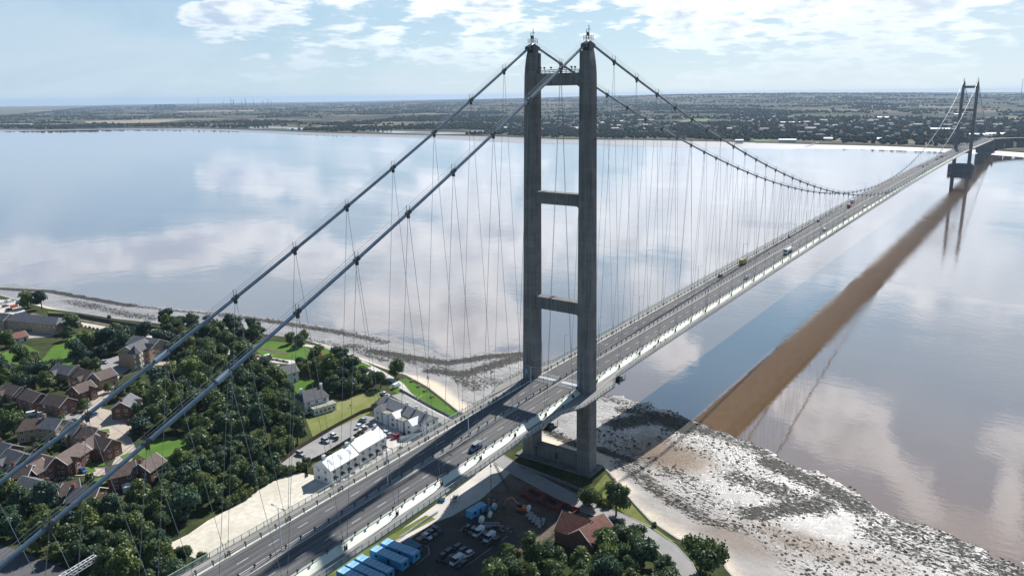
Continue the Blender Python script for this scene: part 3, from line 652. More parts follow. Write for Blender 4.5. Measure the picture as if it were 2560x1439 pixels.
def railing(s):
    b = MB(); m = MB(); xs = list(np.arange(-300, 640, 2.2625)); prev = None
    for x in xs:
        z = zA(x)-.22; y = yout(x, s)
        b.box(x-.05, x+.05, y-.05, y+.05, z-.2, z+1.45, 0)
        if prev:
            x1, y1, z1 = prev
            for h, r in ((1.4, .06), (.12, .04)):
                b.add([(x1, y1-r, z1+h-r), (x, y-r, z+h-r), (x, y+r, z+h-r), (x1, y1+r, z1+h-r), (x1, y1-r, z1+h+r), (x, y-r, z+h+r), (x, y+r, z+h+r), (x1, y1+r, z1+h+r)], [(3, 2, 1, 0), (4, 5, 6, 7), (0, 1, 5, 4), (2, 3, 7, 6)], 1)
            m.add([(x1, y1, z1+.1), (x, y, z+.1), (x, y, z+1.38), (x1, y1, z1+1.38)], [(0, 1, 2, 3)])
        prev = (x, y, z)
    x0 = xs[-1]; far = [x for x in np.arange(x0, SPAN+SS, 9.05)]
    for a, c in zip(far[:-1], far[1:]):
        za, zc = zA(a)-.22, zA(c)-.22; y = s*14.45
        b.add([(a, y-.07, za+1.3), (c, y-.07, zc+1.3), (c, y+.07, zc+1.3), (a, y+.07, za+1.3), (a, y-.07, za+1.45), (c, y-.07, zc+1.45), (c, y+.07, zc+1.45), (a, y+.07, za+1.45)], [(3, 2, 1, 0), (4, 5, 6, 7), (0, 1, 5, 4), (2, 3, 7, 6)], 1)
        m.add([(a, y, za+.1), (c, y, zc+.1), (c, y, zc+1.38), (a, y, za+1.38)], [(0, 1, 2, 3)])
    r = b.build('railing', [M_DARK, M_RAIL], bridge); m.build('mesh_infill', M_MESH, r)
railing(1); railing(-1)
# hanger sockets: brackets standing on the walkway edge
soc = sorted({(round(h[2], 2), h[1]) for h in HV}, key=lambda q: (Vector((q[0], q[1]*11, 36))-CP).length)
def socket_mb(b, x, s):
    z = zA(x)
    for e in (-.3, .3): b.box(x+e-.14, x+e+.14, s*11.05-.16, s*11.05+.16, z-.3, z+.8)
    b.tube([(x-1.1, s*9.7, z+1.0), (x, s*11.05, z+.2)], .05, 4); b.tube([(x+1.1, s*9.7, z+1.0), (x, s*11.05, z+.2)], .05, 4)
    b.tube([(x-1.5, s*9.7, z+1.5), (x+.1, s*11.05, z+1.5)], .04, 4)
for x, s in soc[:100]:
    b = MB(); socket_mb(b, x, s); b.build('hanger_socket', M_DARK, bridge)
b = MB()
for x, s in soc[100:]: socket_mb(b, x, s)
b.build('hanger_socket', M_DARK, bridge)['kind'] = 'stuff'
# far anchorage and approach viaduct
b = MB(); xa = SPAN+SS
b.box(xa-12, xa+14, -17, 17, ZW-2, zA(xa)+1.2); b.box(xa-5, xa+5, -19, -16, ZW, zA(xa)+4); b.box(xa-5, xa+5, 16, 19, ZW, zA(xa)+4)
b.build('anchorage', M_LEG, bridge)
b = MB()
for k in range(10):
    x = xa+14+k*30; y = -k*k*2.6; x2 = x+30; y2 = -(k+1)**2*2.6
    z = zA(xa)+.9-k*.45
    b.add([(x, y-14, z), (x2, y2-14, z-.45), (x2, y2+14, z-.45), (x, y+14, z), (x, y-14, z-2.2), (x2, y2-14, z-2.65), (x2, y2+14, z-2.65), (x, y+14, z-2.2)], [(3, 2, 1, 0), (4, 5, 6, 7), (0, 1, 5, 4), (1, 2, 6, 5), (2, 3, 7, 6), (3, 0, 4, 7)])
    b.box(x-1, x+1, y-9, y+9, 0, z-2)
o = b.build('viaduct', M_LEG); tag(o, 'low concrete approach viaduct running inland from the far anchorage', 'viaduct')
# near anchorage, out of sight under the approach
# moving inspection gantry hung under the deck edge
def gantry(x, lab):
    b = MB(); z = zA(x)
    b.box(x-2.4, x+2.4, -15.4, -12.4, z-3.2, z-3.0)
    for a in (-2.4, 0, 2.4):
        for y in (-15.4, -12.4): b.tube([(x+a, y, z-3.1), (x+a, y, z-.7)], .09, 4)
    for zz in (-2.4, -1.7): b.tube([(x-2.4, -15.4, z+zz), (x+2.4, -15.4, z+zz)], .08, 4); b.tube([(x-2.4, -12.4, z+zz), (x-2.4, -15.4, z+zz)], .08, 4)
    b.box(x-1.2, x+.8, -14.8, -13.2, z-2.9, z-1.4); b.box(x-.5, x+.2, -14.4, -13.9, z-4.4, z-3.2); b.tube([(x-2.2, -14, z-1), (x+2.3, -15.2, z-3)], .12, 4)
    o = b.build('inspection_cradle', M_DARK); tag(o, lab, 'cradle', 'inspection cradles under the deck')
gantry(21.5, 'dark steel inspection cradle hung below the railing beyond the tower'); gantry(-28, 'dark steel inspection cradle hung under the deck before the tower')

# lamp posts on the deck
def lamp(x, y, arms, lab, grp, z=None, h=11.3):
    t = empty('street_lamp', (x, y, (zA(x)+1.1 if abs(y) < 2 else zA(x)+.5) if z is None else z)); tag(t, lab, 'street lamp', grp)
    b = MB(); b.tube([(0, 0, 0), (0, 0, .9), (0, 0, h)], [.17, .15, .09], 8)
    for s in arms: b.tube([(0, 0, h), (0, s*.8, h+.25), (0, s*1.6, h+.3)], .06, 5)
    b.build('post', mat('lamp_post_paint', (.62, .66, .70), .5), t)
    for s in arms:
        q = MB(); q.loft([[Vector((dx*w, s*u, h+.3+dz)) for dx, dz in ((-1, 0), (1, 0), (.8, .14), (-.8, .14))] for u, w in ((1.5, .08), (1.7, .17), (2.3, .18), (2.5, .08))][::s]); q.build('lamp_head', M_STEEL, t)
names = ['nearest', 'second', 'third', 'fourth']
for i, x in enumerate((-126.8, -90.2, -53.8, -18.2)):
    lamp(x, 0.35, (1, -1), ['twin armed lamp post at the bottom left end of the deck median', 'twin armed lamp post on the median beside the white cottages', 'twin armed lamp post on the median, level with the pickup', 'twin armed lamp post on the median just before the near tower'][i], 'lamp posts along the bridge median')
lamp(17.6, -9.75, (1,), 'single armed lamp post right beside the near tower on the west kerb', 'lamp posts on the bridge kerbs')
lamp(51.5, -9.75, (1,), 'single armed lamp post on the west kerb with two walkers at its foot', 'lamp posts on the bridge kerbs')
lamp(20.0, 9.75, (-1,), 'single armed lamp post on the east kerb seen between the tower legs', 'lamp posts on the bridge kerbs')
lamp(48.0, 9.75, (-1,), 'single armed lamp post on the east kerb just beyond the tower', 'lamp posts on the bridge kerbs')
for k in range(36):
    x = 87+36.2*k
    if abs(x-SPAN) < 8: continue
    lamp(x, 9.8 if k % 2 == 0 else -9.8, (1, -1), 'slim lamp post with a T shaped head standing along the main span', 'lamp posts along the main span')

# ------------------------------------------------------------------ the far bank
FS = [(-30000, 1500), (-2500, 1700), (-600, 1850), (-79, 1941), (-12, 1981), (102, 2003), (248, 2034), (455, 2029), (693, 2041), (946, 2016), (1202, 1949), (1490, 2008), (1938, 1968), (2380, 1955), (3015, 2022), (3459, 1992), (3794, 1866), (4028, 1585), (4319, 1520), (5200, 1500), (6500, 1900), (9000, 3600), (30000, 16000)]
def xf(y): return np.interp(y, [a for a, b in FS], [b for a, b in FS])
def hill(X, Y):                                        # rolling ground: low at the shore, wolds inland to the right
    R_ = np.hypot(X-CP.x, Y-CP.y); A = np.arctan2(Y-CP.y, X-CP.x)
    az = [az_of(p) for p in (-200, 900, 1300, 1500, 1700, 2000, 2200, 2400, 2700)]; hh = [0, 10, 62, 92, 122, 128, 108, 86, 70]
    o = np.argsort(az); H = np.interp(A, np.array(az)[o], np.array(hh)[o])
    k = np.clip((R_-3600)/8500, 0, 1); k = k*k*(3-2*k)
    n = vnoise(X, Y, 2600, 5)-.5; n2 = vnoise(X, Y, 700, 8)-.5
    return -1.0+H*k*(.92+.3*n)+np.clip((R_-2600)/3000, 0, 1)*(n2*9+n*14)*np.clip(H/50, .12, 1)+np.clip((X-xf(Y))/80, 0, 1)*2.2
def mat_fields():
    m = bpy.data.materials.new('farmland'); m.use_nodes = True; t = NT(m.node_tree)
    P = t.n('ShaderNodeTexCoord').outputs['Object']
    w = t.n('ShaderNodeTexNoise', i={'Vector': P, 'Scale': .0012, 'Detail': 3.0}).outputs['Color']
    Q = t.vm('ADD', t.vm('MULTIPLY', P, (.0030, .0021, 0)), t.vm('MULTIPLY', w, (1.2, 1.2, 0)))
    v = t.n('ShaderNodeTexVoronoi', feature='F1', distance='CHEBYCHEV', i={'Vector': Q, 'Scale': 1.0, 'Randomness': .85})
    rnd = t.n('ShaderNodeSeparateColor', i={0: v.outputs['Color']}).outputs
    ra = t.n('ShaderNodeValToRGB', i={0: rnd[0]}); cr = ra.color_ramp; cr.interpolation = 'CONSTANT'
    cols = [(.055, .075, .03), (.20, .155, .095), (.09, .14, .045), (.34, .28, .18), (.11, .08, .055), (.065, .10, .04), (.27, .22, .145), (.14, .11, .075)]
    while len(cr.elements) < len(cols): cr.elements.new(.5)
    for i, c in enumerate(cols): cr.elements[i].position = i/len(cols); cr.elements[i].color = (*c, 1)
    ed = t.n('ShaderNodeTexVoronoi', feature='DISTANCE_TO_EDGE', i={'Vector': Q, 'Scale': 1.0, 'Randomness': .85}).outputs['Distance']
    town = attr_node(t, 'town'); marsh = attr_node(t, 'marsh')
    c = t.mix(t.ramp(t.noise(P, .02, 4, .6), .3, .7), ra.outputs[0], t.mix(.5, ra.outputs[0], (.10, .09, .05)))
    c = t.mix(t.ramp(ed, .02, .035), (.022, .032, .014), c)
    wood = t.ramp(t.noise(t.vm('MULTIPLY', P, (1.6, .7, 1)), .0011, 5, .62), .515, .56); c = t.mix(1.0, c, (.60, .61, .62), 'MULTIPLY'); c = t.mix(wood, c, (.018, .028, .014))
    c = t.mix(town, c, t.mix(t.noise(P, .03, 4, .7), (.025, .038, .016), (.085, .08, .06)))
    c = t.mix(marsh, c, t.mix(t.ramp(t.noise(P, .02, 4), .45, .55), (.10, .10, .05), (.15, .125, .09)))
    b = t.n('ShaderNodeBsdfPrincipled', i={'Base Color': c, 'Roughness': .95, 'Specular IOR Level': .1})
    t.n('ShaderNodeOutputMaterial', i={0: b.outputs[0]}); return m
def town_mask(X, Y):                                   # the built-up belt behind the far shore, densest behind the far tower
    y = (Y-700); a = np.exp(-((Y-350)/1700)**4)*np.clip((X-xf(Y)-150)/200, 0, 1)*np.clip(1-(X-xf(Y)-1900)/500, 0, 1)
    return np.clip(a*(vnoise(X, Y, 420, 21)*1.1+.25), 0, 1)
def far_land():
    # polar sheet from the far shore to the horizon
    azs = np.linspace(az_of(2700), az_of(-160), 620); us = np.linspace(0, 1, 230)
    R0 = np.array([next(r for r in np.arange(1500, 60000, 8) if CP.x+r*math.cos(a) > xf(CP.y+r*math.sin(a)) or r > 22000) for a in azs])
    A, U = np.meshgrid(azs, us, indexing='ij'); RR = R0[:, None]*(23000/R0[:, None])**U
    RR = RR+U*0; X = CP.x+RR*np.cos(A); Y = CP.y+RR*np.sin(A); Z = hill(X, Y); Z[:, 0] = -1.6
    town = town_mask(X, Y); marsh = np.clip(1-(X-xf(Y))/120, 0, 1)
    grid_mesh('far_fields', X, Y, Z, [mat_fields()], dict(town=town, marsh=marsh))['kind'] = 'structure'
    # mud flats laid bare along the far shore
    ys = np.arange(-3000, 5600, 14.0); T = np.linspace(0, 1, 8); Yg, Tg = np.meshgrid(ys, T, indexing='ij')
    wid = 40+np.interp(Yg, [-300, 100, 500, 900, 2000, 3200, 4500], [150, 90, 170, 230, 110, 90, 110])*(.6+.8*vnoise(Yg, Yg*0, 300, 2))
    Xg = xf(Yg)+12-Tg*wid; Zg = -1.9-Tg**.7*2.75
    mf = mat('far_mud', (.17, .16, .16), .34, (.27, .255, .25), .012, spec=.9, stretch=(1, .15, 1)); grid_mesh('mudflat', Xg, Yg, Zg, [mf])['kind'] = 'structure'
    b = MB(); ysh = np.arange(-1200, 5200, 40.0)       # the dark flood bank behind it
    for a, c in zip(ysh[:-1], ysh[1:]):
        xa, xc = float(xf(a)), float(xf(c)); w = 16
        b.add([(xa-3, a, -2.3), (xc-3, c, -2.3), (xc+5, c, 1.6), (xa+5, a, 1.6)], [(3, 2, 1, 0)]); b.add([(xa+5, a, 1.6), (xc+5, c, 1.6), (xc+w, c, .4), (xa+w, a, .4)], [(3, 2, 1, 0)])
    structure(b.build('flood_bank', mat('flood_bank_earth', (.075, .065, .05), .95, (.10, .10, .05), .03)))
    b = MB()                                           # low headland across the water at the far left
    for k in range(40):
        a0, a1 = [az_of(p) for p in (-200+k*11, -200+(k+1)*11)]; r = 21500
        h0, h1 = [max(1.5, 26*(.5+.5*math.sin(q*.7))*(1-q/40)) for q in (k, k+1)]
        P = [Vector((CP.x+r_*math.cos(a), CP.y+r_*math.sin(a), z)) for a, z, r_ in ((a0, ZW-1, r), (a1, ZW-1, r), (a1, h1, r+200), (a0, h0, r+200), (a0, ZW-1, r+1500), (a1, ZW-1, r+1500))]
        b.add(P, [(0, 1, 2, 3), (3, 2, 5, 4)])
    structure(b.build('headland', mat('headland_green', (.06, .075, .04), .95)))
far_land()
M_FARTREE = mat('far_foliage', (.014, .026, .012), .95, (.032, .048, .020), .035, spec=.05, fine=(.3, .5, (.012, .02, .009)))
def lump(V, F, x, y, z, r, h):                         # a ragged crown of about forty faces
    b = len(V); n = 6
    for k, (zz, rr) in enumerate(((-.1, .62), (.32, 1.0), (.72, .78))):
        for i in range(n):
            a = 6.283*(i+.5*(k % 2))/n; q = r*rr*RNG.uniform(.7, 1.18); V.append((x+math.cos(a)*q, y+math.sin(a)*q, z+h*(zz+RNG.uniform(-.07, .07))))
    V.append((x, y, z+h*RNG.uniform(.92, 1.08))); V.append((x, y, z-.15*h))
    for k in (0, 1): F += [(b+k*n+i, b+k*n+(i+1) % n, b+(k+1)*n+(i+1) % n, b+(k+1)*n+i) for i in range(n)]
    F += [(b+2*n+i, b+2*n+(i+1) % n, b+3*n) for i in range(n)]
def hz1(x, y): return float(hill(np.array([[x]]), np.array([[y]]))[0, 0])
def far_trees():
    V, F = [], []; N = 80000
    az = RNG.uniform(az_of(2640), az_of(-60), N); r = 1900*(9.0)**(RNG.random(N)**.8); x = CP.x+r*np.cos(az); y = CP.y+r*np.sin(az)
    d = x-xf(y); ok = d > 45; x, y, r, d = x[ok], y[ok], r[ok], d[ok]
    X, Y = x[None], y[None]; tm = town_mask(X, Y)[0]; cl = vnoise(X, Y, 330, 33)[0]; ln = np.abs(vnoise(X, Y, 900, 51)[0]-.5)
    belt = np.exp(-((d-160)/150)**2)*np.interp(y, [-400, 0, 200, 2600, 4600], [.1, .25, 1, .9, .35])
    p = np.clip((cl > .545)*.9*np.clip(1.3-r/16000, .2, 1)+tm*.75+belt*.9+(ln < .012)*.8, 0, 1)*np.clip(r/3000, .75, 1)
    green = ((np.abs(y-430) < 70) & (d < 115) & (d > 40)) | ((y < 20) & (y > -420) & (d < 260)); p[green] = 0
    for gx, gy, gr in CLEAR: p[np.hypot(x-gx, y-gy) < gr] = 0
    keep = RNG.random(len(x)) < p; x, y, r = x[keep], y[keep], r[keep]; z = hill(x[None], y[None])[0]
    for i in range(len(x)):
        s = RNG.uniform(5, 8.5)*(1+max(0, r[i]-4000)/9000); lump(V, F, x[i], y[i], z[i]-.8, s, RNG.uniform(8, 14))
    me = bpy.data.meshes.new('distant_woodland'); me.from_pydata(V, [], F); me.materials.append(M_FARTREE); me.update(); link('distant_woodland', me)['kind'] = 'stuff'
CLEAR = []
def far_px(px, py, z=2.0): return at(px, py, z)
def far_sheet(name, pts, m, dz=.5):
    p = [at(q[0], q[1], 1.5) for q in pts]; b = MB(); b.poly(p, 0); b.v = [(x, y, hz1(x, y)+dz) for x, y, _ in b.v]
    structure(b.build(name, m)); c = sum(p, Vector())/len(p); CLEAR.append((c.x, c.y, max((q-c).length for q in p)*.8))
M_FIELD = mat('distant_meadow', (.09, .15, .04), .95, (.12, .17, .06), .01); M_STRAW = mat('distant_stubble', (.30, .25, .17), .95, (.24, .20, .13), .01)
M_POND = mat('pond_water', (.10, .11, .11), .08, spec=.9)
far_sheet('riverside_meadow', [(1880, 349), (1985, 348.5), (1990, 354), (1890, 354)], M_FIELD)
far_sheet('bank_meadow', [(2484, 372), (2560, 360), (2620, 358), (2640, 380), (2560, 377)], M_FIELD)
far_sheet('town_meadow', [(1690, 306), (1730, 298), (1780, 299), (1760, 305), (1700, 308)], M_FIELD, 1)
far_sheet('lake', [(590, 318), (680, 317), (800, 321), (780, 324), (640, 322)], M_POND, .6)
far_sheet('lagoon', [(900, 326), (1010, 328), (1100, 331), (1200, 334), (1100, 335), (960, 331)], M_POND, .6)
far_sheet('pale_field', [(440, 279.5), (640, 276.5), (645, 279), (450, 282)], M_STRAW, 1)
far_sheet('stubble_field', [(210, 303), (420, 298), (470, 299), (400, 307), (220, 310)], M_STRAW, .8)
far_trees()

# buildings of the far bank, one object each, all different in place
M_FW = mat('far_pale_wall', (.42, .42, .41), .7, rnd=.2); M_FR = mat('far_roof', (.20, .12, .09), .8, rnd=.3); M_FS = mat('far_slate', (.16, .17, .19), .6, rnd=.2); M_SHED = mat('pale_shed_roof', (.45, .49, .53), .5, rnd=.1)
def house_mesh(name, L, D, H, RH, wm, rm):
    b = MB(); l, d = L/2, D/2
    b.add([(-l, -d, -1.5), (l, -d, -1.5), (l, d, -1.5), (-l, d, -1.5), (-l, -d, H), (l, -d, H), (l, d, H), (-l, d, H), (-l, 0, H+RH), (l, 0, H+RH)], [(0, 1, 5, 4), (2, 3, 7, 6), (1, 2, 6, 9, 5), (3, 0, 4, 8, 7)], 0)
    e = .4; b.add([(-l-e, -d-e, H-.1), (l+e, -d-e, H-.1), (l+e, 0, H+RH+.15), (-l-e, 0, H+RH+.15), (l+e, d+e, H-.1), (-l-e, d+e, H-.1)], [(0, 1, 2, 3), (3, 2, 4, 5)], 1)
    b.box(l*.5, l*.5+.8, -.4, .4, H+RH*.5, H+RH+1.1, 0)
    me = bpy.data.meshes.new(name); me.from_pydata(b.v, [], b.f); me.materials.append(wm); me.materials.append(rm); me.polygons.foreach_set('material_index', b.m); me.update(); return me
def far_town():
    ms = [house_mesh('house', 11, 8, 5.2, 3, M_FW, M_FR), house_mesh('house', 16, 8, 5.2, 3, M_FW, M_FS), house_mesh('house', 9, 9, 5.5, 3, M_FR, M_FR), house_mesh('house', 22, 9, 5.6, 3, M_FR, M_FS)]
    n = 0; tries = 0
    while n < 260 and tries < 20000:
        tries += 1
        az = RNG.uniform(az_of(2550), az_of(1250)); r = 2150+2300*RNG.random()**1.2; x, y = CP.x+r*math.cos(az), CP.y+r*math.sin(az); d = x-float(xf(y))
        if d < 90 or town_mask(np.array([[x]]), np.array([[y]]))[0, 0] < .35: continue
        if any(math.hypot(x-a, y-b_) < c for a, b_, c in CLEAR): continue
        o = link('house', ms[n % 4]); o.location = (x, y, hz1(x, y)+3.2); o.rotation_euler = (0, 0, RNG.uniform(0, 3.14)); n += 1
        if r > 3000: o.scale = (1.4, 1.4, 1.2)
        k = n % 4
        tag(o, ['pale walled house with a brown roof among the trees of the far town', 'pale walled slate roofed house among the trees of the far town', 'square red brick house among the trees of the far town', 'long brick terrace block among the trees of the far town'][k if False else (n-1) % 4], 'house', 'houses of the far town')
    sheds = [((1975, 309), 90, 'long white factory shed in the middle of the far town', 1.0), ((2395, 290.5), 40, 'small pale hall behind the far tower', 1), ((2357, 326), 80, 'long white roofed warehouse left of the far tower', 1), ((2450, 340.5), 60, 'white roofed warehouse right behind the far tower', 1), ((2487, 338.5), 60, 'white roofed warehouse beyond the far anchorage', 1),
             ((2205, 297), 60, 'flat pale school building in the far town, left of the far tower', 1), ((1968, 353.5), 48, 'long teal roofed shed on the far waterfront', 2), ((1848, 354), 22, 'small pale boathouse left of the waterfront meadow', 1), ((2070, 351), 24, 'white hotel building by the far jetty', 1),
             ((40, 313), 170, 'huge grey roofed glasshouse block on the far left bank', 3), ((1615, 303), 80, 'pale roofed works behind the woods, right of the near tower', 1), ((1440, 322), 60, 'white barn seen between the legs of the near tower', 1),
             ((700, 272), 120, 'pale shed far away beyond the lake', 1), ((1195, 333), 50, 'low white farm shed by the lagoon', 1), ((100, 275), 260, 'white storage sheds on the dock at the far left', 1), ((2200, 352), 16, 'white riverside cottage left of the far tower', 1)]
    teal = mat('teal_roof', (.10, .30, .33), .5); grey = mat('glasshouse_grey', (.36, .37, .38), .4)
    for (p, L, lab, k) in sheds:
        q = at(p[0], p[1], 2.0); r = (q-CP).length; z = hz1(q.x, q.y)
        if r > 12000: q = CP+(q-CP)*(12000/r); z = 0
        me = house_mesh('shed', L, max(14, L*.3), 6 if k != 3 else 7, 2.5, M_FW if k != 3 else grey, [M_FR, M_SHED, teal, grey][int(k)])
        o = link('shed', me); o.location = (q.x, q.y, z+1.0); o.rotation_euler = (0, 0, YAW+1.45-(p[0]-1280)/4000); tag(o, lab, 'building')
    # refinery skyline
    stack = mat('stack_concrete', (.16, .16, .17), .8)
    labs = [(495, 245, 3.5, 'thin leftmost refinery chimney'), (577, 245, 5, 'tall dark refinery chimney, third from the left'), (613, 246, 5.5, 'thickest tall refinery chimney in the middle of the skyline'), (633, 248, 3.5, 'slim refinery chimney right of the thickest one'), (657, 252, 5, 'short stout refinery tower'), (670, 247, 4.5, 'tall refinery chimney second from the right end'), (557, 253, 5, 'short refinery tower left of the tallest chimneys'), (604, 252, 5, 'low cracking tower beside the thickest chimney'), (583, 250, 7, 'stout refinery column just right of a tall chimney'), (678, 252, 4, 'small last chimney at the right end of the refinery')]
    for px, py, w, lab in labs:
        r = 12500; a = az_of(px); d = ray(px, py); d = d/math.hypot(d.x, d.y); top = CP.z+d.z*r
        b = MB(); b.tube([(0, 0, -5), (0, 0, top*.6), (0, 0, top)], [w*1.15, w*.9, w*.75], 8); b.tube([(0, 0, top*.93), (0, 0, top*.96)], w*1.05, 8)
        o = b.build('chimney', stack); o.location = (CP.x+r*math.cos(a), CP.y+r*math.sin(a), 0); tag(o, lab+' on the far horizon', 'chimney', 'refinery chimneys')
    b = MB(); r = 12300
    for i in range(5):
        x0 = i*58; b.box(x0, x0+46, -20, 20, -3, 62, 0); b.box(x0+4, x0+14, -8, 8, 62, 70, 0)
    o = b.build('power_station', stack); a = az_of(437); o.location = (CP.x+r*math.cos(a), CP.y+r*math.sin(a), 0); o.rotation_euler = (0, 0, a+math.pi/2); tag(o, 'row of block shaped boiler houses on the far horizon', 'power station')
    for i, (px, hgt) in enumerate([(455, 16), (530, 22), (545, 14), (640, 18), (700, 14), (720, 12), (470, 14), (510, 12), (596, 20), (360, 30)]):
        r = 12400; a = az_of(px); b = MB(); b.box(-45, 45, -20, 20, -3, hgt); b.tube([(-20, 0, hgt), (-20, 0, hgt+14)], 8, 10); b.tube([(18, 0, hgt), (18, 0, hgt+9)], 10, 10)
        o = b.build('refinery_unit', stack); o.location = (CP.x+r*math.cos(a), CP.y+r*math.sin(a), 0); o.rotation_euler = (0, 0, a+math.pi/2); tag(o, 'low grey refinery unit at the foot of the horizon chimneys', 'refinery', 'refinery units on the horizon')
    a = az_of(2551); r = 9000; b = MB(); b.tube([(0, 0, 0), (0, 0, 200)], [2.5, 1.6], 5); o = b.build('radio_mast', stack); o.location = (CP.x+r*math.cos(a), CP.y+r*math.sin(a), 40); tag(o, 'thin radio mast on the hills at the right edge', 'mast')
    # jetty on the far shore
    b = MB(); p, q = at(2012, 368, -4), at(2045, 357, -1); d = (q-p).normalized(); n = Vector((-d.y, d.x, 0))*4
    b.add([p-n+Vector((0, 0, .5)), p+n+Vector((0, 0, .5)), q+n+Vector((0, 0, 1.5)), q-n+Vector((0, 0, 1.5)), p-n-Vector((0, 0, 3)), p+n-Vector((0, 0, 3)), q+n-Vector((0, 0, 3)), q-n-Vector((0, 0, 3))], [(0, 1, 2, 3), (0, 4, 5, 1), (1, 5, 6, 2), (2, 6, 7, 3), (3, 7, 4, 0)])
    o = b.build('jetty', M_CONCRETE); tag(o, 'pale concrete slipway jetty running into the mud of the far shore', 'jetty')
far_town()

# ------------------------------------------------------------------ haze
def haze():
    b = MB(); b.box(-1300, 24500, -9000, 26000, -20, 168); o = b.build('haze', None); o.data.materials.clear()
    m = bpy.data.materials.new('haze'); m.use_nodes = True; t = NT(m.node_tree)
    v = t.n('ShaderNodeVolumePrincipled', i={'Color': (.54, .72, .95, 1), 'Density': 4.0e-5, 'Anisotropy': .15}); o_ = t.n('ShaderNodeOutputMaterial', i={'Volume': v.outputs[0]})
    o.data.materials.append(m); o['kind'] = 'stuff'
haze()

# ------------------------------------------------------------------ trees
def foliage(name, c1, c2, rnd=.42):
    m = bpy.data.materials.new(name); m.use_nodes = True; t = NT(m.node_tree); MATS[name] = m
    P = t.n('ShaderNodeTexCoord').outputs['Object']; ri = t.n('ShaderNodeObjectInfo').outputs['Random']
    ly = t.n('ShaderNodeAttribute', attribute_name='tint').outputs['Fac']
    c = t.mix(t.ramp(t.noise(P, .45, 3, .6), .35, .65), c1, c2); c = t.mix(t.m('MULTIPLY', ly, .6), c, tuple(min(1, v*1.9) for v in c2))
    c = t.mix(1.0, c, t.n('ShaderNodeCombineColor', i={0: t.ramp(ri, 0, 1, 1-rnd, 1+rnd*1.3, 'LINEAR'), 1: t.ramp(ri, 0, 1, 1-rnd*.6, 1+rnd*.6, 'LINEAR'), 2: t.ramp(ri, 0, 1, 1+rnd*.3, 1-rnd*.6, 'LINEAR')}).outputs[0], 'MULTIPLY')
    d = t.n('ShaderNodeBsdfPrincipled', i={'Base Color': c, 'Roughness': .5, 'Specular IOR Level': .35}); tr = t.n('ShaderNodeBsdfTranslucent', i={'Color': c})
    mx = t.n('ShaderNodeMixShader', i={0: .28, 1: d.outputs[0], 2: tr.outputs[0]}); t.n('ShaderNodeOutputMaterial', i={0: mx.outputs[0]}); return m
FOL = [foliage('broadleaf_foliage', (.055, .098, .036), (.10, .155, .058)), foliage('dark_foliage', (.032, .066, .033), (.058, .105, .050)), foliage('light_foliage', (.075, .12, .035), (.11, .15, .045), .15)]
M_BARK = mat('bark', (.09, .07, .05), .95, (.05, .04, .03), 2)
def crown_mesh(name, kind, r, h, n, seed, leaf=.42):
    g = np.random.default_rng(seed); lobes = []; k = 11 if kind != 'pine' else 14
    for i in range(k):
        a = g.uniform(0, 6.28); u = g.uniform(-1, 1)
        if kind == 'pine': q = .15+.85*(1-i/k); lobes.append((math.cos(a)*r*.35*q, math.sin(a)*r*.35*q, h*(.18+.78*i/k), r*.62*q+.2))
        else:
            z = h*(.5+.34*u); w = math.sqrt(max(.05, 1-(u*.75)**2))*r*g.uniform(.3, .66); lobes.append((math.cos(a)*w, math.sin(a)*w, z, r*g.uniform(.34, .52)))
    lobes.append((0, 0, h*.55, r*.62))
    L = np.array(lobes); pw = L[:, 3]**2; pick = g.choice(len(L), n, p=pw/pw.sum())
    v = g.normal(size=(n, 3)); v /= np.linalg.norm(v, axis=1)[:, None]; v[:, 2] = np.where(v[:, 2] < -.35, -v[:, 2]*.6, v[:, 2])
    rr = L[pick, 3]*(.80+.32*g.random(n)**1.5); sub = 1+.16*np.sin(v[:, 0]*9+pick)*np.sin(v[:, 1]*9+pick*2)
    C0 = L[pick, :3]+v*(rr*sub)[:, None]
    nv = v+g.normal(size=(n, 3))*.55; nv /= np.linalg.norm(nv, axis=1)[:, None]
    t1 = np.cross(nv, g.normal(size=(n, 3))); t1 /= np.linalg.norm(t1, axis=1)[:, None]; t2 = np.cross(nv, t1)
    s = (leaf*(.55+.8*g.random(n)))[:, None]
    V = np.stack([C0-t1*s-t2*s*.3, C0-t2*s*.75+t1*s*.25, C0+t1*s+t2*s*.25, C0+t2*s*.8-t1*s*.2], 1).reshape(-1, 3)
    F = [(4*i, 4*i+1, 4*i+2, 4*i+3) for i in range(n)]; V = V.tolist(); tint = np.repeat(np.clip(g.normal(.12, .28, n), 0, 1), 4).tolist()
    for x, y, z, q in L:                              # solid core added to block light, so the crown is not see-through
        b = len(V); q *= .74
        for j in range(3):
            for i in range(6): a = 1.047*i+j*.5; e = (-.6, 0, .6)[j]; w = (.75, 1, .75)[j]*q*g.uniform(.85, 1.1); V.append([x+math.cos(a)*w, y+math.sin(a)*w, z+e*q])
        V += [[x, y, z-q*.85], [x, y, z+q*.9]]; tint += [0]*20
        for j in (0, 1): F += [(b+j*6+i, b+j*6+(i+1) % 6, b+j*6+6+(i+1) % 6, b+j*6+6+i) for i in range(6)]
        F += [(b+12+i, b+12+(i+1) % 6, b+19) for i in range(6)]+[(b+(i+1) % 6, b+i, b+18) for i in range(6)]
    me = bpy.data.meshes.new(name); me.from_pydata(V, [], F); a = me.attributes.new('tint', 'FLOAT', 'POINT'); a.data.foreach_set('value', tint); me.update(); return me
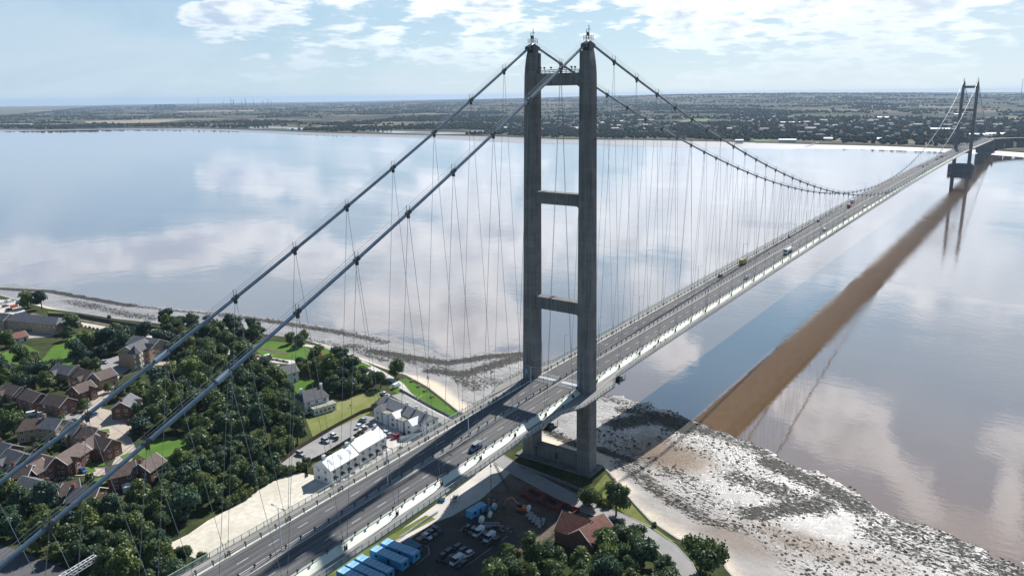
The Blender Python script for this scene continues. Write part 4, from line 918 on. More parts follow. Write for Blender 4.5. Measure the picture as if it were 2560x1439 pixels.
def trunk_mesh(r, h, seed):
    b = MB(); g = random.Random(seed); b.tube([(0, 0, -.6), (.1, 0, h*.3), (.05, .1, h*.62)], [.34*r/4.5, .24*r/4.5, .12*r/4.5], 7)
    for i in range(5): a = g.uniform(0, 6.28); z = h*g.uniform(.25, .45); b.tube([(0, 0, z), (math.cos(a)*r*.3, math.sin(a)*r*.3, z+h*.12), (math.cos(a)*r*.6, math.sin(a)*r*.6, z+h*.2)], [.13*r/4.5, .09*r/4.5, .04], 5)
    me = bpy.data.meshes.new('trunk'); me.from_pydata(b.v, [], b.f); me.materials.append(M_BARK); return me
PROTO = []
for i, (kind, fi, r, h, n) in enumerate([('b', 0, 4.6, 10.5, 3000), ('b', 0, 4.2, 9.0, 2700), ('b', 1, 5.0, 11.5, 3200), ('b', 0, 5.2, 10.0, 3200), ('b', 1, 4.4, 12.0, 3000), ('b', 2, 4.0, 9.0, 2600), ('b', 0, 4.8, 11.5, 3100), ('pine', 1, 3.6, 12.0, 2600), ('b', 0, 1.5, 2.2, 700), ('b', 2, 1.3, 1.9, 600)]):
    me = crown_mesh('crown', kind, r, h, n, 100+i, .36 if i < 8 else .2); me.materials.append(FOL[fi]); PROTO.append((me, trunk_mesh(r, h, i) if i < 8 else None, r, h))
NTREE = [0]
def tree(x, y, r, k, lab, cat='tree', grp=None, z=ZL, hs=1.0, name=None):
    me, tk, pr, ph = PROTO[k]; s = r/pr
    t = empty(name or ('tree' if k < 8 else 'shrub'), (x, y, z), RNG.uniform(0, 6.28)); t.scale = (s, s, s*hs); tag(t, lab, cat, grp)
    link('crown' if k < 8 else 'foliage', me, t)
    if tk: link('trunk', tk, t)
    NTREE[0] += 1; return t
def inside(x, y, P):
    c = False
    for (x0, y0), (x1, y1) in zip(P, P[1:]+P[:1]):
        if (y0 > y) != (y1 > y) and x < (x1-x0)*(y-y0)/(y1-y0)+x0: c = not c
    return c
def blocked(x, y, r):
    if x > float(xl(y))-r*.6: return True
    for q in KEEP:
        if inside(x, y, q): return True
        if any(math.hypot(x-a, y-b) < r*.75 for a, b in q) or any(inside(x+dx*r*.75, y+dy*r*.75, q) for dx, dy in ((1, 0), (-1, 0), (0, 1), (0, -1))): return True
    for a, b, w in SEGS:
        ax, ay, bx, by = a.x, a.y, b.x, b.y; L = (bx-ax)**2+(by-ay)**2+1e-9; u = max(0, min(1, ((x-ax)*(bx-ax)+(y-ay)*(by-ay))/L))
        if math.hypot(x-ax-u*(bx-ax), y-ay-u*(by-ay)) < w+r*.45: return True
    return any(math.hypot(x-a, y-b) < c+r*.45 for a, b, c in SPOTS) or (abs(y) < 13+r*.3 and x > -210)
TREES = []
def wood(poly, lab, grp, rmin=3.0, rmax=5.9, kinds=(0, 1, 2, 3, 4, 6), zc=9.0, gap=.74, cap=400, tries=6000):
    P = [(q.x, q.y) for q in (at(a, b, zc) for a, b in poly)]; x0, x1 = min(p[0] for p in P), max(p[0] for p in P); y0, y1 = min(p[1] for p in P), max(p[1] for p in P); n = 0
    for _ in range(tries):
        x, y = RNG.uniform(x0, x1), RNG.uniform(y0, y1); r = RNG.uniform(rmin, rmax)
        if not inside(x, y, P) or blocked(x, y, r) or any(math.hypot(x-a, y-b) < (r+c)*gap for a, b, c in TREES): continue
        k = int(RNG.choice(kinds)); TREES.append((x, y, r)); tree(x, y, r, k, lab, 'tree', grp, hs=RNG.uniform(.85, 1.15)); n += 1
        if n >= cap: break

# ------------------------------------------------------------------ houses
M_BRICK = mat('red_brick', (.175, .082, .058), .9, (.24, .115, .08), .5, rnd=.18, fine=(4, .4, (.15, .07, .05)))
M_BUFF = mat('buff_brick', (.36, .255, .155), .9, (.42, .31, .20), .5, fine=(4, .4, (.28, .19, .12)))
def tile_mat(name, c1, c2, rows=2.6, spec=.3, rough=.75):
    m = bpy.data.materials.new(name); m.use_nodes = True; t = NT(m.node_tree); MATS[name] = m
    P = t.n('ShaderNodeTexCoord').outputs['Object']; sp = t.n('ShaderNodeSeparateXYZ', i={0: P}); ri = t.n('ShaderNodeObjectInfo').outputs['Random']
    c = t.mix(t.ramp(t.noise(P, .8, 5, .65), .35, .65), c1, c2)
    st = t.ramp(t.m('FRACT', t.m('MULTIPLY', sp.outputs[2], rows)), 0, .35, .55, 1); c = t.mix(1.0, c, t.n('ShaderNodeCombineColor', i={0: st, 1: st, 2: st}).outputs[0], 'MULTIPLY')
    v = t.ramp(ri, 0, 1, .82, 1.2, 'LINEAR'); c = t.mix(1.0, c, t.n('ShaderNodeCombineColor', i={0: v, 1: v, 2: v}).outputs[0], 'MULTIPLY')
    b = t.n('ShaderNodeBsdfPrincipled', i={'Base Color': c, 'Roughness': rough, 'Specular IOR Level': spec}); t.n('ShaderNodeOutputMaterial', i={0: b.outputs[0]}); return m
M_BROWN = tile_mat('brown_tiles', (.092, .066, .058), (.14, .10, .086)); M_SLATE = tile_mat('grey_slates', (.095, .10, .11), (.14, .142, .15), 3); M_GLARE_SLATE = tile_mat('sun_glare_slates', (.60, .62, .65), (.68, .70, .72), 3, .5, .5)  # the whitish slates carry the sun's glare in their base colour
M_RED = tile_mat('red_pantiles', (.145, .058, .046), (.20, .088, .068), 2.2); M_GREYFLAT = mat('mossy_flat_roof', (.34, .33, .30), .9, (.22, .23, .15), .5)
M_RENDER = mat('white_render', (.80, .79, .77), .8, (.70, .69, .67), .4); M_GLASS = mat('window_glass', (.02, .028, .035), .12, spec=.8); M_PANE = mat('conservatory_glass', (.55, .62, .66), .2, spec=.8)
M_DOOR = mat('door_paint', (.05, .06, .07), .5)
def house(p1, p2, D, wall, roof, lab, H=5.2, RH=2.9, hip=0.0, base=ZL, wins=True, chim=1, world=False, ext=0.0, name='house', cat='house', grp=None, wrow=2, over=.4):
    zr = base+H+RH; a, b_ = (Vector(p1), Vector(p2)) if world else (at(p1[0], p1[1], zr), at(p2[0], p2[1], zr))
    c = (a+b_)/2; d = b_-a; d.z = 0; L = d.length+ext+(2*hip); rz = math.atan2(d.y, d.x); l, w = L/2, D/2
    t = empty(name, (c.x, c.y, base), rz); tag(t, lab, cat, grp); SPOTS.append((c.x, c.y, D*.55))
    for q in (-.3, .3): SPOTS.append((c.x+math.cos(rz)*L*q, c.y+math.sin(rz)*L*q, D*.55))
    m = MB(); V = [(-l, -w, -.5), (l, -w, -.5), (l, w, -.5), (-l, w, -.5), (-l, -w, H), (l, -w, H), (l, w, H), (-l, w, H), (-l, 0, H+RH-.05), (l, 0, H+RH-.05)]
    if hip: m.add(V[:8], [(0, 1, 5, 4), (2, 3, 7, 6), (1, 2, 6, 5), (3, 0, 4, 7)])
    else: m.add(V, [(0, 1, 5, 4), (2, 3, 7, 6), (1, 2, 6, 9, 5), (3, 0, 4, 8, 7)])
    m.build('wall', wall, t)
    e = over; q = MB(); hh = hip; zt = H+RH+.12; ze = H-.08
    T = [(-l-e, -w-e, ze), (l+e, -w-e, ze), (l+e, w+e, ze), (-l-e, w+e, ze), (-l-e+(hh+e if hh else 0), 0, zt), (l+e-(hh+e if hh else 0), 0, zt)]
    T += [(x, y, z-.22) for x, y, z in T]
    q.add(T, [(0, 1, 5, 4), (2, 3, 4, 5), (6, 7, 1, 0), (7, 8, 2, 1), (8, 9, 3, 2), (9, 6, 0, 3)]+([(1, 2, 5), (3, 0, 4)] if hh else [(1, 7, 11, 5), (5, 11, 8, 2), (0, 4, 10, 6), (4, 3, 9, 10)]))
    ro = q.build('roof', roof, t)
    if not hip:                                        # barge boards in white
        for s in (-1, 1):
            q = MB(); x = s*(l+e+.03)
            for u in (-1, 1): q.add([(x-.06, u*(w+e), ze-.28), (x+.06, u*(w+e), ze-.28), (x+.06, 0, zt-.28), (x-.06, 0, zt-.28), (x-.06, u*(w+e), ze+.04), (x+.06, u*(w+e), ze+.04), (x+.06, 0, zt+.04), (x-.06, 0, zt+.04)], [(3, 2, 1, 0), (4, 5, 6, 7), (0, 1, 5, 4), (1, 2, 6, 5), (2, 3, 7, 6), (3, 0, 4, 7)])
            q.build('barge_board', M_WHITE, t)
    for k in range(chim):
        q = MB(); x = (-l*.82, l*.82, 0, l*.4)[k]; q.box(x-.55, x+.55, -.45, .45, H+RH*.5, H+RH+1.25); q.box(x-.62, x+.62, -.52, .52, H+RH+1.25, H+RH+1.4); q.tube([(x-.25, 0, H+RH+1.4), (x-.25, 0, H+RH+1.8)], .13, 6); q.tube([(x+.25, 0, H+RH+1.4), (x+.25, 0, H+RH+1.8)], .13, 6)
        q.build('chimney', wall, ro)
    if wins:
        n = max(2, int(L/3.4))
        for s in (-1, 1):
            for f in range(wrow):
                for k in range(n):
                    x = -l+L*(k+.5)/n; z = 1.0+f*(H/wrow); 
                    if f == 0 and k == n//2:
                        q = MB(); q.box(x-.5, x+.5, *sorted((s*(w-.04), s*(w+.06))), 0, 2.1); q.build('door', M_DOOR, t); continue
                    window(t, x, s*w, z, 1.25, 1.15, 'y', s)
        if not hip:
            for s in (-1, 1):
                for f in range(wrow):
                    for y in (-w*.4, w*.4): window(t, s*l, y, 1.0+f*(H/wrow), 1.1, 1.15, 'x', s)
    return t, L, rz, c
def window(t, x, y, z, wd, ht, ax, s, m=None):
    q = MB(); g = MB(); e = .05*s
    if ax == 'y':
        q.box(x-wd/2-.09, x+wd/2+.09, *sorted((y-e*.4, y+e)), z-.09, z+ht+.09); u = sorted((y+e*.9, y+e*1.25))
        for a, b in ((x-wd/2+.03, x-.05), (x+.05, x+wd/2-.03)): g.box(a, b, *u, z+.03, z+ht-.03)
    else:
        q.box(*sorted((x-e*.4, x+e)), y-wd/2-.09, y+wd/2+.09, z-.09, z+ht+.09); u = sorted((x+e*.9, x+e*1.25))
        for a, b in ((y-wd/2+.03, y-.05), (y+.05, y+wd/2-.03)): g.box(*u, a, b, z+.03, z+ht-.03)
    o = q.build('window', M_WHITE, t); g.build('pane', M_GLASS, o)
def wing(t, x, s, Wd, Dp, H, RH, wall, roof, w, win=True):     # a gabled wing standing out from the long side of a house
    m = MB(); y0, y1 = s*(w-2.5), s*(w+Dp); h = Wd/2
    V = [(x-h, y0, -.5), (x+h, y0, -.5), (x+h, y1, -.5), (x-h, y1, -.5), (x-h, y0, H), (x+h, y0, H), (x+h, y1, H), (x-h, y1, H), (x, y0, H+RH-.05), (x, y1, H+RH-.05)]
    m.add(V, [(1, 2, 6, 5), (3, 0, 4, 7), (2, 3, 7, 9, 6)]); wl = m.build('wing_wall', wall, t)
    e = .35; q = MB(); ye = y1+s*e
    T = [(x-h-e, y0, H-.1), (x, y0, H+RH+.1), (x+h+e, y0, H-.1), (x-h-e, ye, H-.1), (x, ye, H+RH+.1), (x+h+e, ye, H-.1)]; T += [(a, b, c-.2) for a, b, c in T]
    q.add(T, [(0, 1, 4, 3), (1, 2, 5, 4), (3, 4, 10, 9), (4, 5, 11, 10), (6, 9, 10, 7), (7, 10, 11, 8)]); q.build('wing_roof', roof, t)
    if win:
        window(t, x, y1, .9, 1.7, 1.3, 'y', s); window(t, x, y1, H*.62, 1.3, 1.1, 'y', s)
def conservatory(t, x, y, z=0, w=3.6, d=3.2):
    q = MB(); q.box(x-w/2, x+w/2, y-d/2, y+d/2, 0, 2.1); q.add([(x-w/2-.1, y-d/2-.1, 2.1), (x+w/2+.1, y-d/2-.1, 2.1), (x+w/2+.1, y+d/2+.1, 2.1), (x-w/2-.1, y+d/2+.1, 2.1), (x, y, 3.1)], [(0, 1, 4), (1, 2, 4), (2, 3, 4), (3, 0, 4)])
    q.build('conservatory', M_PANE, t)
def estate():
    E = [  # ridge ends, depth, walls, roof, label, wing
     ((145, 908), (184, 915), 8, M_BUFF, M_SLATE, 'buff house with a dark grey roof, upper left of the estate below the park trees', 2.6, 1),
     ((195, 919), (230, 927), 8, M_BUFF, M_BROWN, 'buff house with a brown roof joined behind the dark grey one', 2.6, 1),
     ((238, 931), (273, 919), 8.5, M_BUFF, M_BROWN, 'buff gabled house nearest to the apartment block car park', 0, 0),
     ((185, 963), (221, 950), 7.5, M_BRICK, M_BROWN, 'red brick house with a small front gable at the bend of the estate road', 2.2, -1),
     ((18, 957), (50, 965), 7.5, M_BRICK, M_BROWN, 'brown roofed brick house at the left edge below the dark wood', 2.2, 1),
     ((62, 970), (100, 982), 7.5, M_BRICK, M_BROWN, 'low brick house just right of the left edge house, gable towards it', 0, 0),
     ((125, 984), (165, 992), 8, M_BRICK, M_BROWN, 'square red brick house standing alone with a white bay on its gable', 0, 0),
     ((303, 1003), (323, 984), 8, M_BRICK, M_SLATE, 'grey roofed brick house right of the estate road with a glass conservatory', 2.6, 1),
     ((62, 1049), (92, 1044), 8, M_BUFF, M_BROWN, 'buff brick house with a pyramid roof beside the white van', 0, 0),
     ((110, 1042), (152, 1046), 8, M_BUFF, M_SLATE, 'dark roofed house in the row above the two white garden rooms', 0, 0),
     ((178, 1053), (214, 1062), 8, M_BUFF, M_SLATE, 'dark roofed house right of the row, its gable at the lane bend', 2.0, 1),
     ((205, 1066), (240, 1072), 7.5, M_BUFF, M_BROWN, 'brown roofed house at the end of the row by the road bend', 0, 0),
     ((238, 1087), (276, 1096), 7, M_BRICK, M_BROWN, 'red brick house with a white bay facing the oval green', 0, 0),
     ((211, 1099), (236, 1085), 7, M_BRICK, M_BROWN, 'red brick house with twin dormers over a dark garage', 1.6, -1),
     ((143, 1138), (195, 1106), 8, M_BRICK, M_BROWN, 'long brown roofed brick house with a flowering yellow shrub at its door', 2.4, -1),
     ((86, 1131), (131, 1143), 8, M_BRICK, M_BROWN, 'tall brick house with a dark roof beside the dark parked car', 0, 0),
     ((72, 1160), (99, 1146), 7, M_BRICK, M_BROWN, 'brick house with a small white dormer behind the dark roofed one', 0, 0),
     ((0, 1104), (26, 1110), 8, M_BRICK, M_SLATE, 'slate roofed house at the left edge under the upper cable', 0, 0),
     ((22, 1121), (56, 1132), 7.5, M_BUFF, M_SLATE, 'slate roofed house with pale barge boards under the upper cable', 2.0, 1),
     ((33, 1163), (75, 1162), 7.5, M_BRICK, M_BROWN, 'low brown roofed house left of the dormer house', 0, 0),
     ((60, 1190), (112, 1204), 8, M_BRICK, M_SLATE, 'dark roofed house at the lower left, leftmost of the last row', 0, 0),
     ((118, 1203), (150, 1207), 7.5, M_BRICK, M_SLATE, 'dark roofed house in the middle of the last row', 0, 0),
     ((150, 1207), (190, 1197), 7.5, M_BRICK, M_BROWN, 'brown roofed house right of the middle in the last row', 0, 0),
     ((183, 1218), (242, 1217), 8.5, M_BRICK, M_SLATE, 'large dark roofed brick house above the lower wood with a side garage', 0, 0),
     ((268, 1165), (331, 1151), 8, M_BRICK, M_BROWN, 'brown roofed brick house with a white conservatory by the oval green', 0, 0),
     ((351, 1156), (385, 1133), 7.5, M_BRICK, M_BROWN, 'small brick house half hidden by trees below the oval green', 0, 0)]
    for i, (a, b, D, wm, rm, lab, wd, s) in enumerate(E):
        D += .8; t, L, rz, c = house(a, b, D, wm, rm, lab, grp='brick houses of the estate', hip=2.4 if i == 8 else 0, chim=i % 2, ext=1.2)
        if wd: wing(t, L*.2*(1 if i % 2 else -1), -1 if math.sin(rz) >= 0 or True else 1, 3.6, 1.4, 4.6, 1.8, wm, rm, D/2)
        if i in (7, 24): conservatory(t, L*.15, -D/2-1.8)
    # the apartment block with its corner turret
    t, L, rz, c = house((322, 862), (352, 849), 11, M_BUFF, M_SLATE, 'three storey buff apartment block with a corner turret above the wood', H=8.4, RH=3.2, name='apartment_block', cat='apartments', wrow=3, ext=4, chim=0)
    q = MB(); q.tube([(0, 0, -.5), (0, 0, 8.8)], 3.1, 8, cap=False); q.build('turret', M_BUFF, t).location = (-L/2, -5, 0)
    q = MB(); q.tube([(0, 0, 8.7), (0, 0, 12.4)], [3.5, .05], 8); q.build('turret_roof', M_SLATE, t).location = (-L/2, -5, 0)
    for f in range(3):
        for a in (-2.5, -1.7, -.9): 
            x, y = -L/2+3.12*math.cos(a), -5+3.12*math.sin(a); g = MB(); g.box(x-.5, x+.5, y-.25, y+.25, 1+f*2.8, 2.5+f*2.8); g.build('window', M_WHITE, t)
    wing(t, L*.28, -1, 6, 2.2, 7.6, 2.6, M_BUFF, M_SLATE, 5.5)
    t, L, rz, c = house((336, 838), (398, 847), 11, M_BUFF, M_SLATE, 'rear wing of the buff apartments with a long grey roof, under the cable', H=8.2, RH=3.2, name='apartment_block', cat='apartments', wrow=3, chim=0)
    # long two storey block by the railway, and its neighbours
    house((38, 783), (146, 793), 10, M_BUFF, M_SLATE, 'long two storey brown brick block with a dark slate roof by the railway', H=6, RH=3, hip=3, name='office_block', cat='office', chim=0, grp=None)
    house((-30, 779), (24, 784), 10, M_BUFF, M_SLATE, 'dark roofed brick block cut by the left edge of the view', H=6, RH=3, name='office_block', cat='office', chim=0)
    house((24, 834), (60, 826), 10, M_RENDER, M_RED, 'low bungalow with a brown red roof in the trees at the upper left', H=2.8, RH=2.2, wrow=1)
    # white cottages by the bridge
    t, L, rz, c = house((803, 1150), (873, 1110.5), 8.6, M_RENDER, M_GLARE_SLATE, 'nearer white cottage terrace with a bright slate roof and dark porches', H=5.6, RH=3.0, name='cottage_terrace', cat='terrace', chim=2, over=.25, grp=None); dress(t, L, 8.6)
    t, L, rz, c = house((875, 1104), (943, 1065.5), 8.6, M_RENDER, M_GLARE_SLATE, 'farther white cottage terrace with a bright slate roof joined to the nearer one', H=6.1, RH=3.0, name='cottage_terrace', cat='terrace', chim=2, over=.25); dress(t, L, 8.6)
    t, L, rz, c = house((962, 989), (1076, 1037), 8, M_RENDER, tile_mat('mid_grey_slates', (.24, .24, .25), (.31, .31, .31), 3), 'long white terrace with grey roofs and chimneys beside the promenade', H=5.8, RH=2.4, name='promenade_terrace', cat='terrace', chim=4, over=.3)
    s = -1
    for x in (-L*.36, -L*.02, L*.33):
        m_, q_ = 0, 0; wing(t, x, -1, 5.2, 3.4, 5.2, 1.8, M_RENDER, M_GLARE_SLATE if x > -2 else M_SLATE, 4)
    q = MB(); sg = -1; y0, y1 = sorted((sg*4, sg*7.4)); q.box(-L*.24, -L*.14, y0, y1, 0, 5); q.box(L*.1, L*.2, y0, y1, 0, 5); q.build('rear_extension', [M_RENDER], t)
    q = MB(); q.box(-L*.25, -L*.13, y0-.2, y1+.2, 5, 5.25); q.build('flat_roof', M_GREYFLAT, t); q = MB(); q.box(L*.09, L*.21, y0-.2, y1+.2, 5, 5.25); q.build('flat_roof', M_GREYFLAT, t)
    # white villa in the trees
    t, L, rz, c = house((755, 978), (800, 966), 10, M_RENDER, M_SLATE, 'white villa with a hipped slate roof standing among trees by the paddock', H=5.8, RH=3.2, hip=1.5, name='villa', chim=2)
    q = MB(); q.box(-L*.3, L*.62, -9.2, -5, -.3, 3.0); q.build('extension', M_RENDER, t); q = MB(); q.box(-L*.33, L*.65, -9.5, -4.9, 3.0, 3.3); q.build('flat_roof', M_GREYFLAT, t)
    for x in np.linspace(-L*.2, L*.5, 5): window(t, x, -9.2, .9, 1.2, 1.2, 'y', -1)
    house((692, 920), (734, 908), 8, M_RENDER, M_SLATE, 'white house with a grey roof half hidden behind the dark wood', H=5.4, RH=3, name='house')
    # tile roofed hall under the trees at the foot of the tower
    t, L, rz, c = house((1408, 1276), (1478, 1299), 10.5, M_BRICK, M_RED, 'brick hall with a bright red pantile roof beside the contractors yard', H=4.2, RH=4.0, name='hall', cat='hall', chim=0, wins=False, over=.3)
    t2, L2, r2_, c2 = house((1450, 1322), (1508, 1283), 9.5, M_BRICK, M_RED, 'brick hall with a dull brown red gabled roof crossing the brighter one', H=4.0, RH=3.6, name='hall', cat='hall', chim=0, wins=False, over=.3)
def dress(t, L, D):
    n = 4
    for k in range(n):                                 # porches, rooflights
        x = -L/2+L*(k+.5)/n
        q = MB(); q.add([(x-1.0, -D/2-1.3, 2.2), (x, -D/2-1.3, 3.0), (x+1.0, -D/2-1.3, 2.2), (x-1.0, -D/2, 2.2), (x, -D/2, 3.0), (x+1.0, -D/2, 2.2)], [(0, 1, 4, 3), (1, 2, 5, 4), (0, 2, 1)]); q.build('porch', mat('porch_slate', (.035, .045, .06), .6), t)
    for k in range(3):
        x = -L/2+L*(k+.5)/3; s = 3.0/(D/2); y = -D/4; z = 5.75+3.0*.5 if True else 0
        q = MB(); 
        for dy in (-.8, .8): pass
        zz = lambda yy: (t.get('eave', 0) or 0)
        H = 5.6 if 'nearer' in t['label'] else 6.1; f = lambda yy: H-.08+(D/2+.25+yy)/(D/2+.25)*(3.2)
        a, b = -D*.36, -D*.12
        q.add([(x-.55, a, f(a)+.06), (x+.55, a, f(a)+.06), (x+.55, b, f(b)+.06), (x-.55, b, f(b)+.06), (x-.55, a, f(a)-.05), (x+.55, a, f(a)-.05), (x+.55, b, f(b)-.05), (x-.55, b, f(b)-.05)], [(0, 1, 2, 3), (0, 4, 5, 1), (1, 5, 6, 2), (2, 6, 7, 3), (3, 7, 4, 0)]); q.build('rooflight', mat('rooflight', (.30, .36, .40), .2, spec=.8), t)
estate()

# ------------------------------------------------------------------ vehicles
def paint(name, c, r=.28): return mat(name, c, r, spec=.6)
PAINT = dict(white=paint('white_car_paint', (.66, .68, .70)), silver=paint('silver_car_paint', (.34, .37, .40)), black=paint('black_car_paint', (.03, .034, .042)), navy=paint('navy_car_paint', (.035, .06, .12)), blue=paint('blue_car_paint', (.03, .10, .28)), red=paint('red_car_paint', (.32, .02, .03)), grey=paint('grey_car_paint', (.13, .145, .16)), yellow=paint('yellow_truck_paint', (.45, .30, .03)), teal=paint('pale_blue_car_paint', (.25, .42, .52)), orange=paint('orange_machine_paint', (.55, .14, .04)))
M_TYRE = mat('tyre_rubber', (.015, .015, .015), .9); M_HUB = mat('wheel_rim', (.35, .36, .38), .4); M_CGLASS = mat('car_glass', (.012, .016, .022), .08, spec=1.0); M_LAMP = mat('headlamp_glass', (.7, .7, .68), .15, spec=.8); M_TAIL = mat('tail_lamp_red', (.30, .01, .01), .3)
SHAPES = {  # length, half width, sill, belt, roof; greenhouse stations: front of bonnet, windscreen foot, roof front, roof rear, tail
 'hatchback': (4.1, .88, .28, .92, 1.48, (1.05, .42, -1.25, -1.85)), 'saloon': (4.6, .9, .27, .90, 1.44, (1.0, .35, -1.1, -1.75)),
 'estate': (4.6, .9, .3, .95, 1.55, (1.05, .45, -1.75, -2.15)), 'suv': (4.6, .95, .38, 1.08, 1.74, (1.1, .5, -1.7, -2.1)), 'van': (5.0, .97, .32, 1.15, 2.0, (1.75, .95, 9, 9)), 'pickup': (5.3, .95, .42, 1.1, 1.8, (1.2, .6, -.7, -1.0))}
def vehicle(kind, col):
    L, w, zs, zb, zt, (a, b, c, d) = SHAPES[kind]; h = L/2; t = empty(dict(van='van', pickup='pickup_truck').get(kind, 'car')); p = PAINT[col]
    def ring(x, hw, z0, z1, tuck=.08): return [Vector((x, -hw+tuck, z0)), Vector((x, -hw, z0+.15)), Vector((x, -hw, z1-.18)), Vector((x, -hw+.07, z1)), Vector((x, hw-.07, z1)), Vector((x, hw, z1-.18)), Vector((x, hw, z0+.15)), Vector((x, hw-.07, z0))]
    q = MB(); van = kind == 'van'
    st = [(-h, w*.86, zs+.12, zb-.12), (-h+.12, w*.96, zs, zb-.02), (-h+.6, w, zs, zb), (a-.1, w, zs, zb), (a+.35, w, zs, zb-.06), (h-.45, w*.96, zs, zb-.2), (h-.1, w*.86, zs+.05, zb-.32), (h, w*.7, zs+.15, zb-.42)]
    q.loft([ring(*s) for s in st]); body = q.build('body', p, t)
    g = MB(); r_ = MB()
    if van:
        g.loft([[Vector((x, -hw, z0)), Vector((x, hw, z0)), Vector((x, hw*.93, z1)), Vector((x, -hw*.93, z1))] for x, hw, z0, z1 in ((a+.2, w*.9, zb-.05, zb-.02), (b, w*.92, zb-.05, zt-.12), (b-.9, w*.985, zb-.05, zt-.1))])
        r_.loft([[Vector((x, -w*.985, zb-.2)), Vector((x, w*.985, zb-.2)), Vector((x, w*.97, zt-.2)), Vector((x, w*.8, z)), Vector((x, -w*.8, z)), Vector((x, -w*.97, zt-.2))] for x, z in ((b-.85, zt-.02), (-h+.1, zt))]); r_.box(b-.9, b+.1, -w*.84, w*.84, zt-.14, zt-.03)
    else:
        g.loft([[Vector((x, -hw, zb-.04)), Vector((x, hw, zb-.04)), Vector((x, hw2, z1)), Vector((x, -hw2, z1))] for x, hw, hw2, z1 in ((a, w*.9, w*.88, zb+.0), (b, w*.94, w*.76, zt-.06), (c, w*.94, w*.76, zt-.06), (d, w*.9, w*.84, zb+.02))])
        r_.loft([[Vector((x, -hw, zt-.09)), Vector((x, hw, zt-.09)), Vector((x, hw*.9, zt)), Vector((x, -hw*.9, zt))] for x, hw in ((b+.06, w*.74), (b-.3, w*.80), (c+.3, w*.80), (c-.08, w*.74))])
        for x in (b-.0, (b+c)/2+.1, c):                 # pillars
            for s in (-1, 1): r_.tube([(x+(.35 if x == b else 0), s*w*.93, zb-.02), (x, s*w*.79, zt-.06)], .05, 4)
    g.build('window_glass', M_CGLASS, t); r_.build('roof', p, t)
    for x in (-h+.85, h-.85):
        for s in (-1, 1):
            q = MB(); q.tube([(x, s*(w-.18), .33), (x, s*(w+.02), .33)], .33, 12); wh = q.build('wheel', M_TYRE, t)
            q = MB(); q.tube([(x, s*(w+.0), .33), (x, s*(w+.035), .33)], .2, 8); q.build('rim', M_HUB, wh)
    for s in (-1, 1):
        q = MB(); q.box(h-.22, h-.06, *sorted((s*w*.55, s*w*.83)), zb-.47, zb-.33); q.build('headlight', M_LAMP, t)
        q = MB(); q.box(-h-.02, -h+.08, *sorted((s*w*.62, s*w*.84)), zb-.4, zb-.18); q.build('tail_light', M_TAIL, t)
    if kind == 'pickup':
        q = MB(); q.box(-h+.1, -1.0, -w*.85, w*.85, zb-.35, zb-.02); q.build('load_bed', M_DARK, t)
        q = MB()
        for s in (-.5, .5): q.box(-h+.2, 1.2, s-.06, s+.06, zt+.25, zt+.36)
        for x in np.arange(-h+.4, 1.1, .38): q.box(x, x+.08, -.5, .5, zt+.27, zt+.34)
        for x in (-2.2, -.6, .5): q.tube([(x, -.8, zb), (x, -.75, zt+.24), (x, .75, zt+.24), (x, .8, zb)], .05, 4)
        q.build('ladder', M_WHITE, t)
    return t
VP = {}
def park(kind, col, x, y, z, rz, lab, grp=None, cat=None, s=1.0):
    k = (kind, col)
    if k not in VP: t = vehicle(kind, col); VP[k] = tree_of(t)
    else: t = copy_tree(VP[k])
    t.location = (x, y, z); t.rotation_euler = (0, 0, rz); t.scale = (s, s, s); tag(t, lab, cat or {'van': 'van', 'pickup': 'pickup'}.get(kind, 'car'), grp); return t
def on_deck(px, py):
    z = 37.0
    for _ in range(30): p = at(px, py, z); z = z*.5+(zA(p.x)+.95)*.5
    return p
def park_px(kind, col, a, b, lab, grp, z=ZL+.25):       # from tail to nose
    p, q = at(*a, z+.6), at(*b, z+.6); c = (p+q)/2; SPOTS.append((c.x, c.y, 3.0)); return park(kind, col, c.x, c.y, z, math.atan2(q.y-p.y, q.x-p.x), lab, grp)
def tanker(x, y, z, rz, lab):
    t = empty('lorry', (x, y, z), rz); tag(t, lab, 'lorry')
    b = MB(); b.loft([[Vector((X, -1.2, .6)), Vector((X, 1.2, .6)), Vector((X, 1.2, zz)), Vector((X, -1.2, zz))] for X, zz in ((4.6, 3.4), (6.3, 3.4), (6.6, 2.9), (6.75, 1.9))]); b.build('cab', PAINT['white'], t)
    b = MB(); b.box(6.6, 6.8, -1.05, 1.05, 1.9, 2.9); b.build('windscreen', M_CGLASS, t)
    b = MB(); b.tube([(-6.2, 0, 2.3), (-6.0, 0, 2.3), (3.9, 0, 2.3), (4.1, 0, 2.3)], [.9, 1.25, 1.25, .9], 16); b.build('tank', PAINT['white'], t)
    b = MB(); b.box(-6.2, 4.6, -1.1, 1.1, .75, 1.1); b.build('chassis', M_DARK, t)
    for X in (-5, -3.7, -2.4, 3.2, 5.6):
        for s in (-1, 1): b = MB(); b.tube([(X, s*.8, .5), (X, s*1.2, .5)], .5, 12); b.build('wheel', M_TYRE, t)
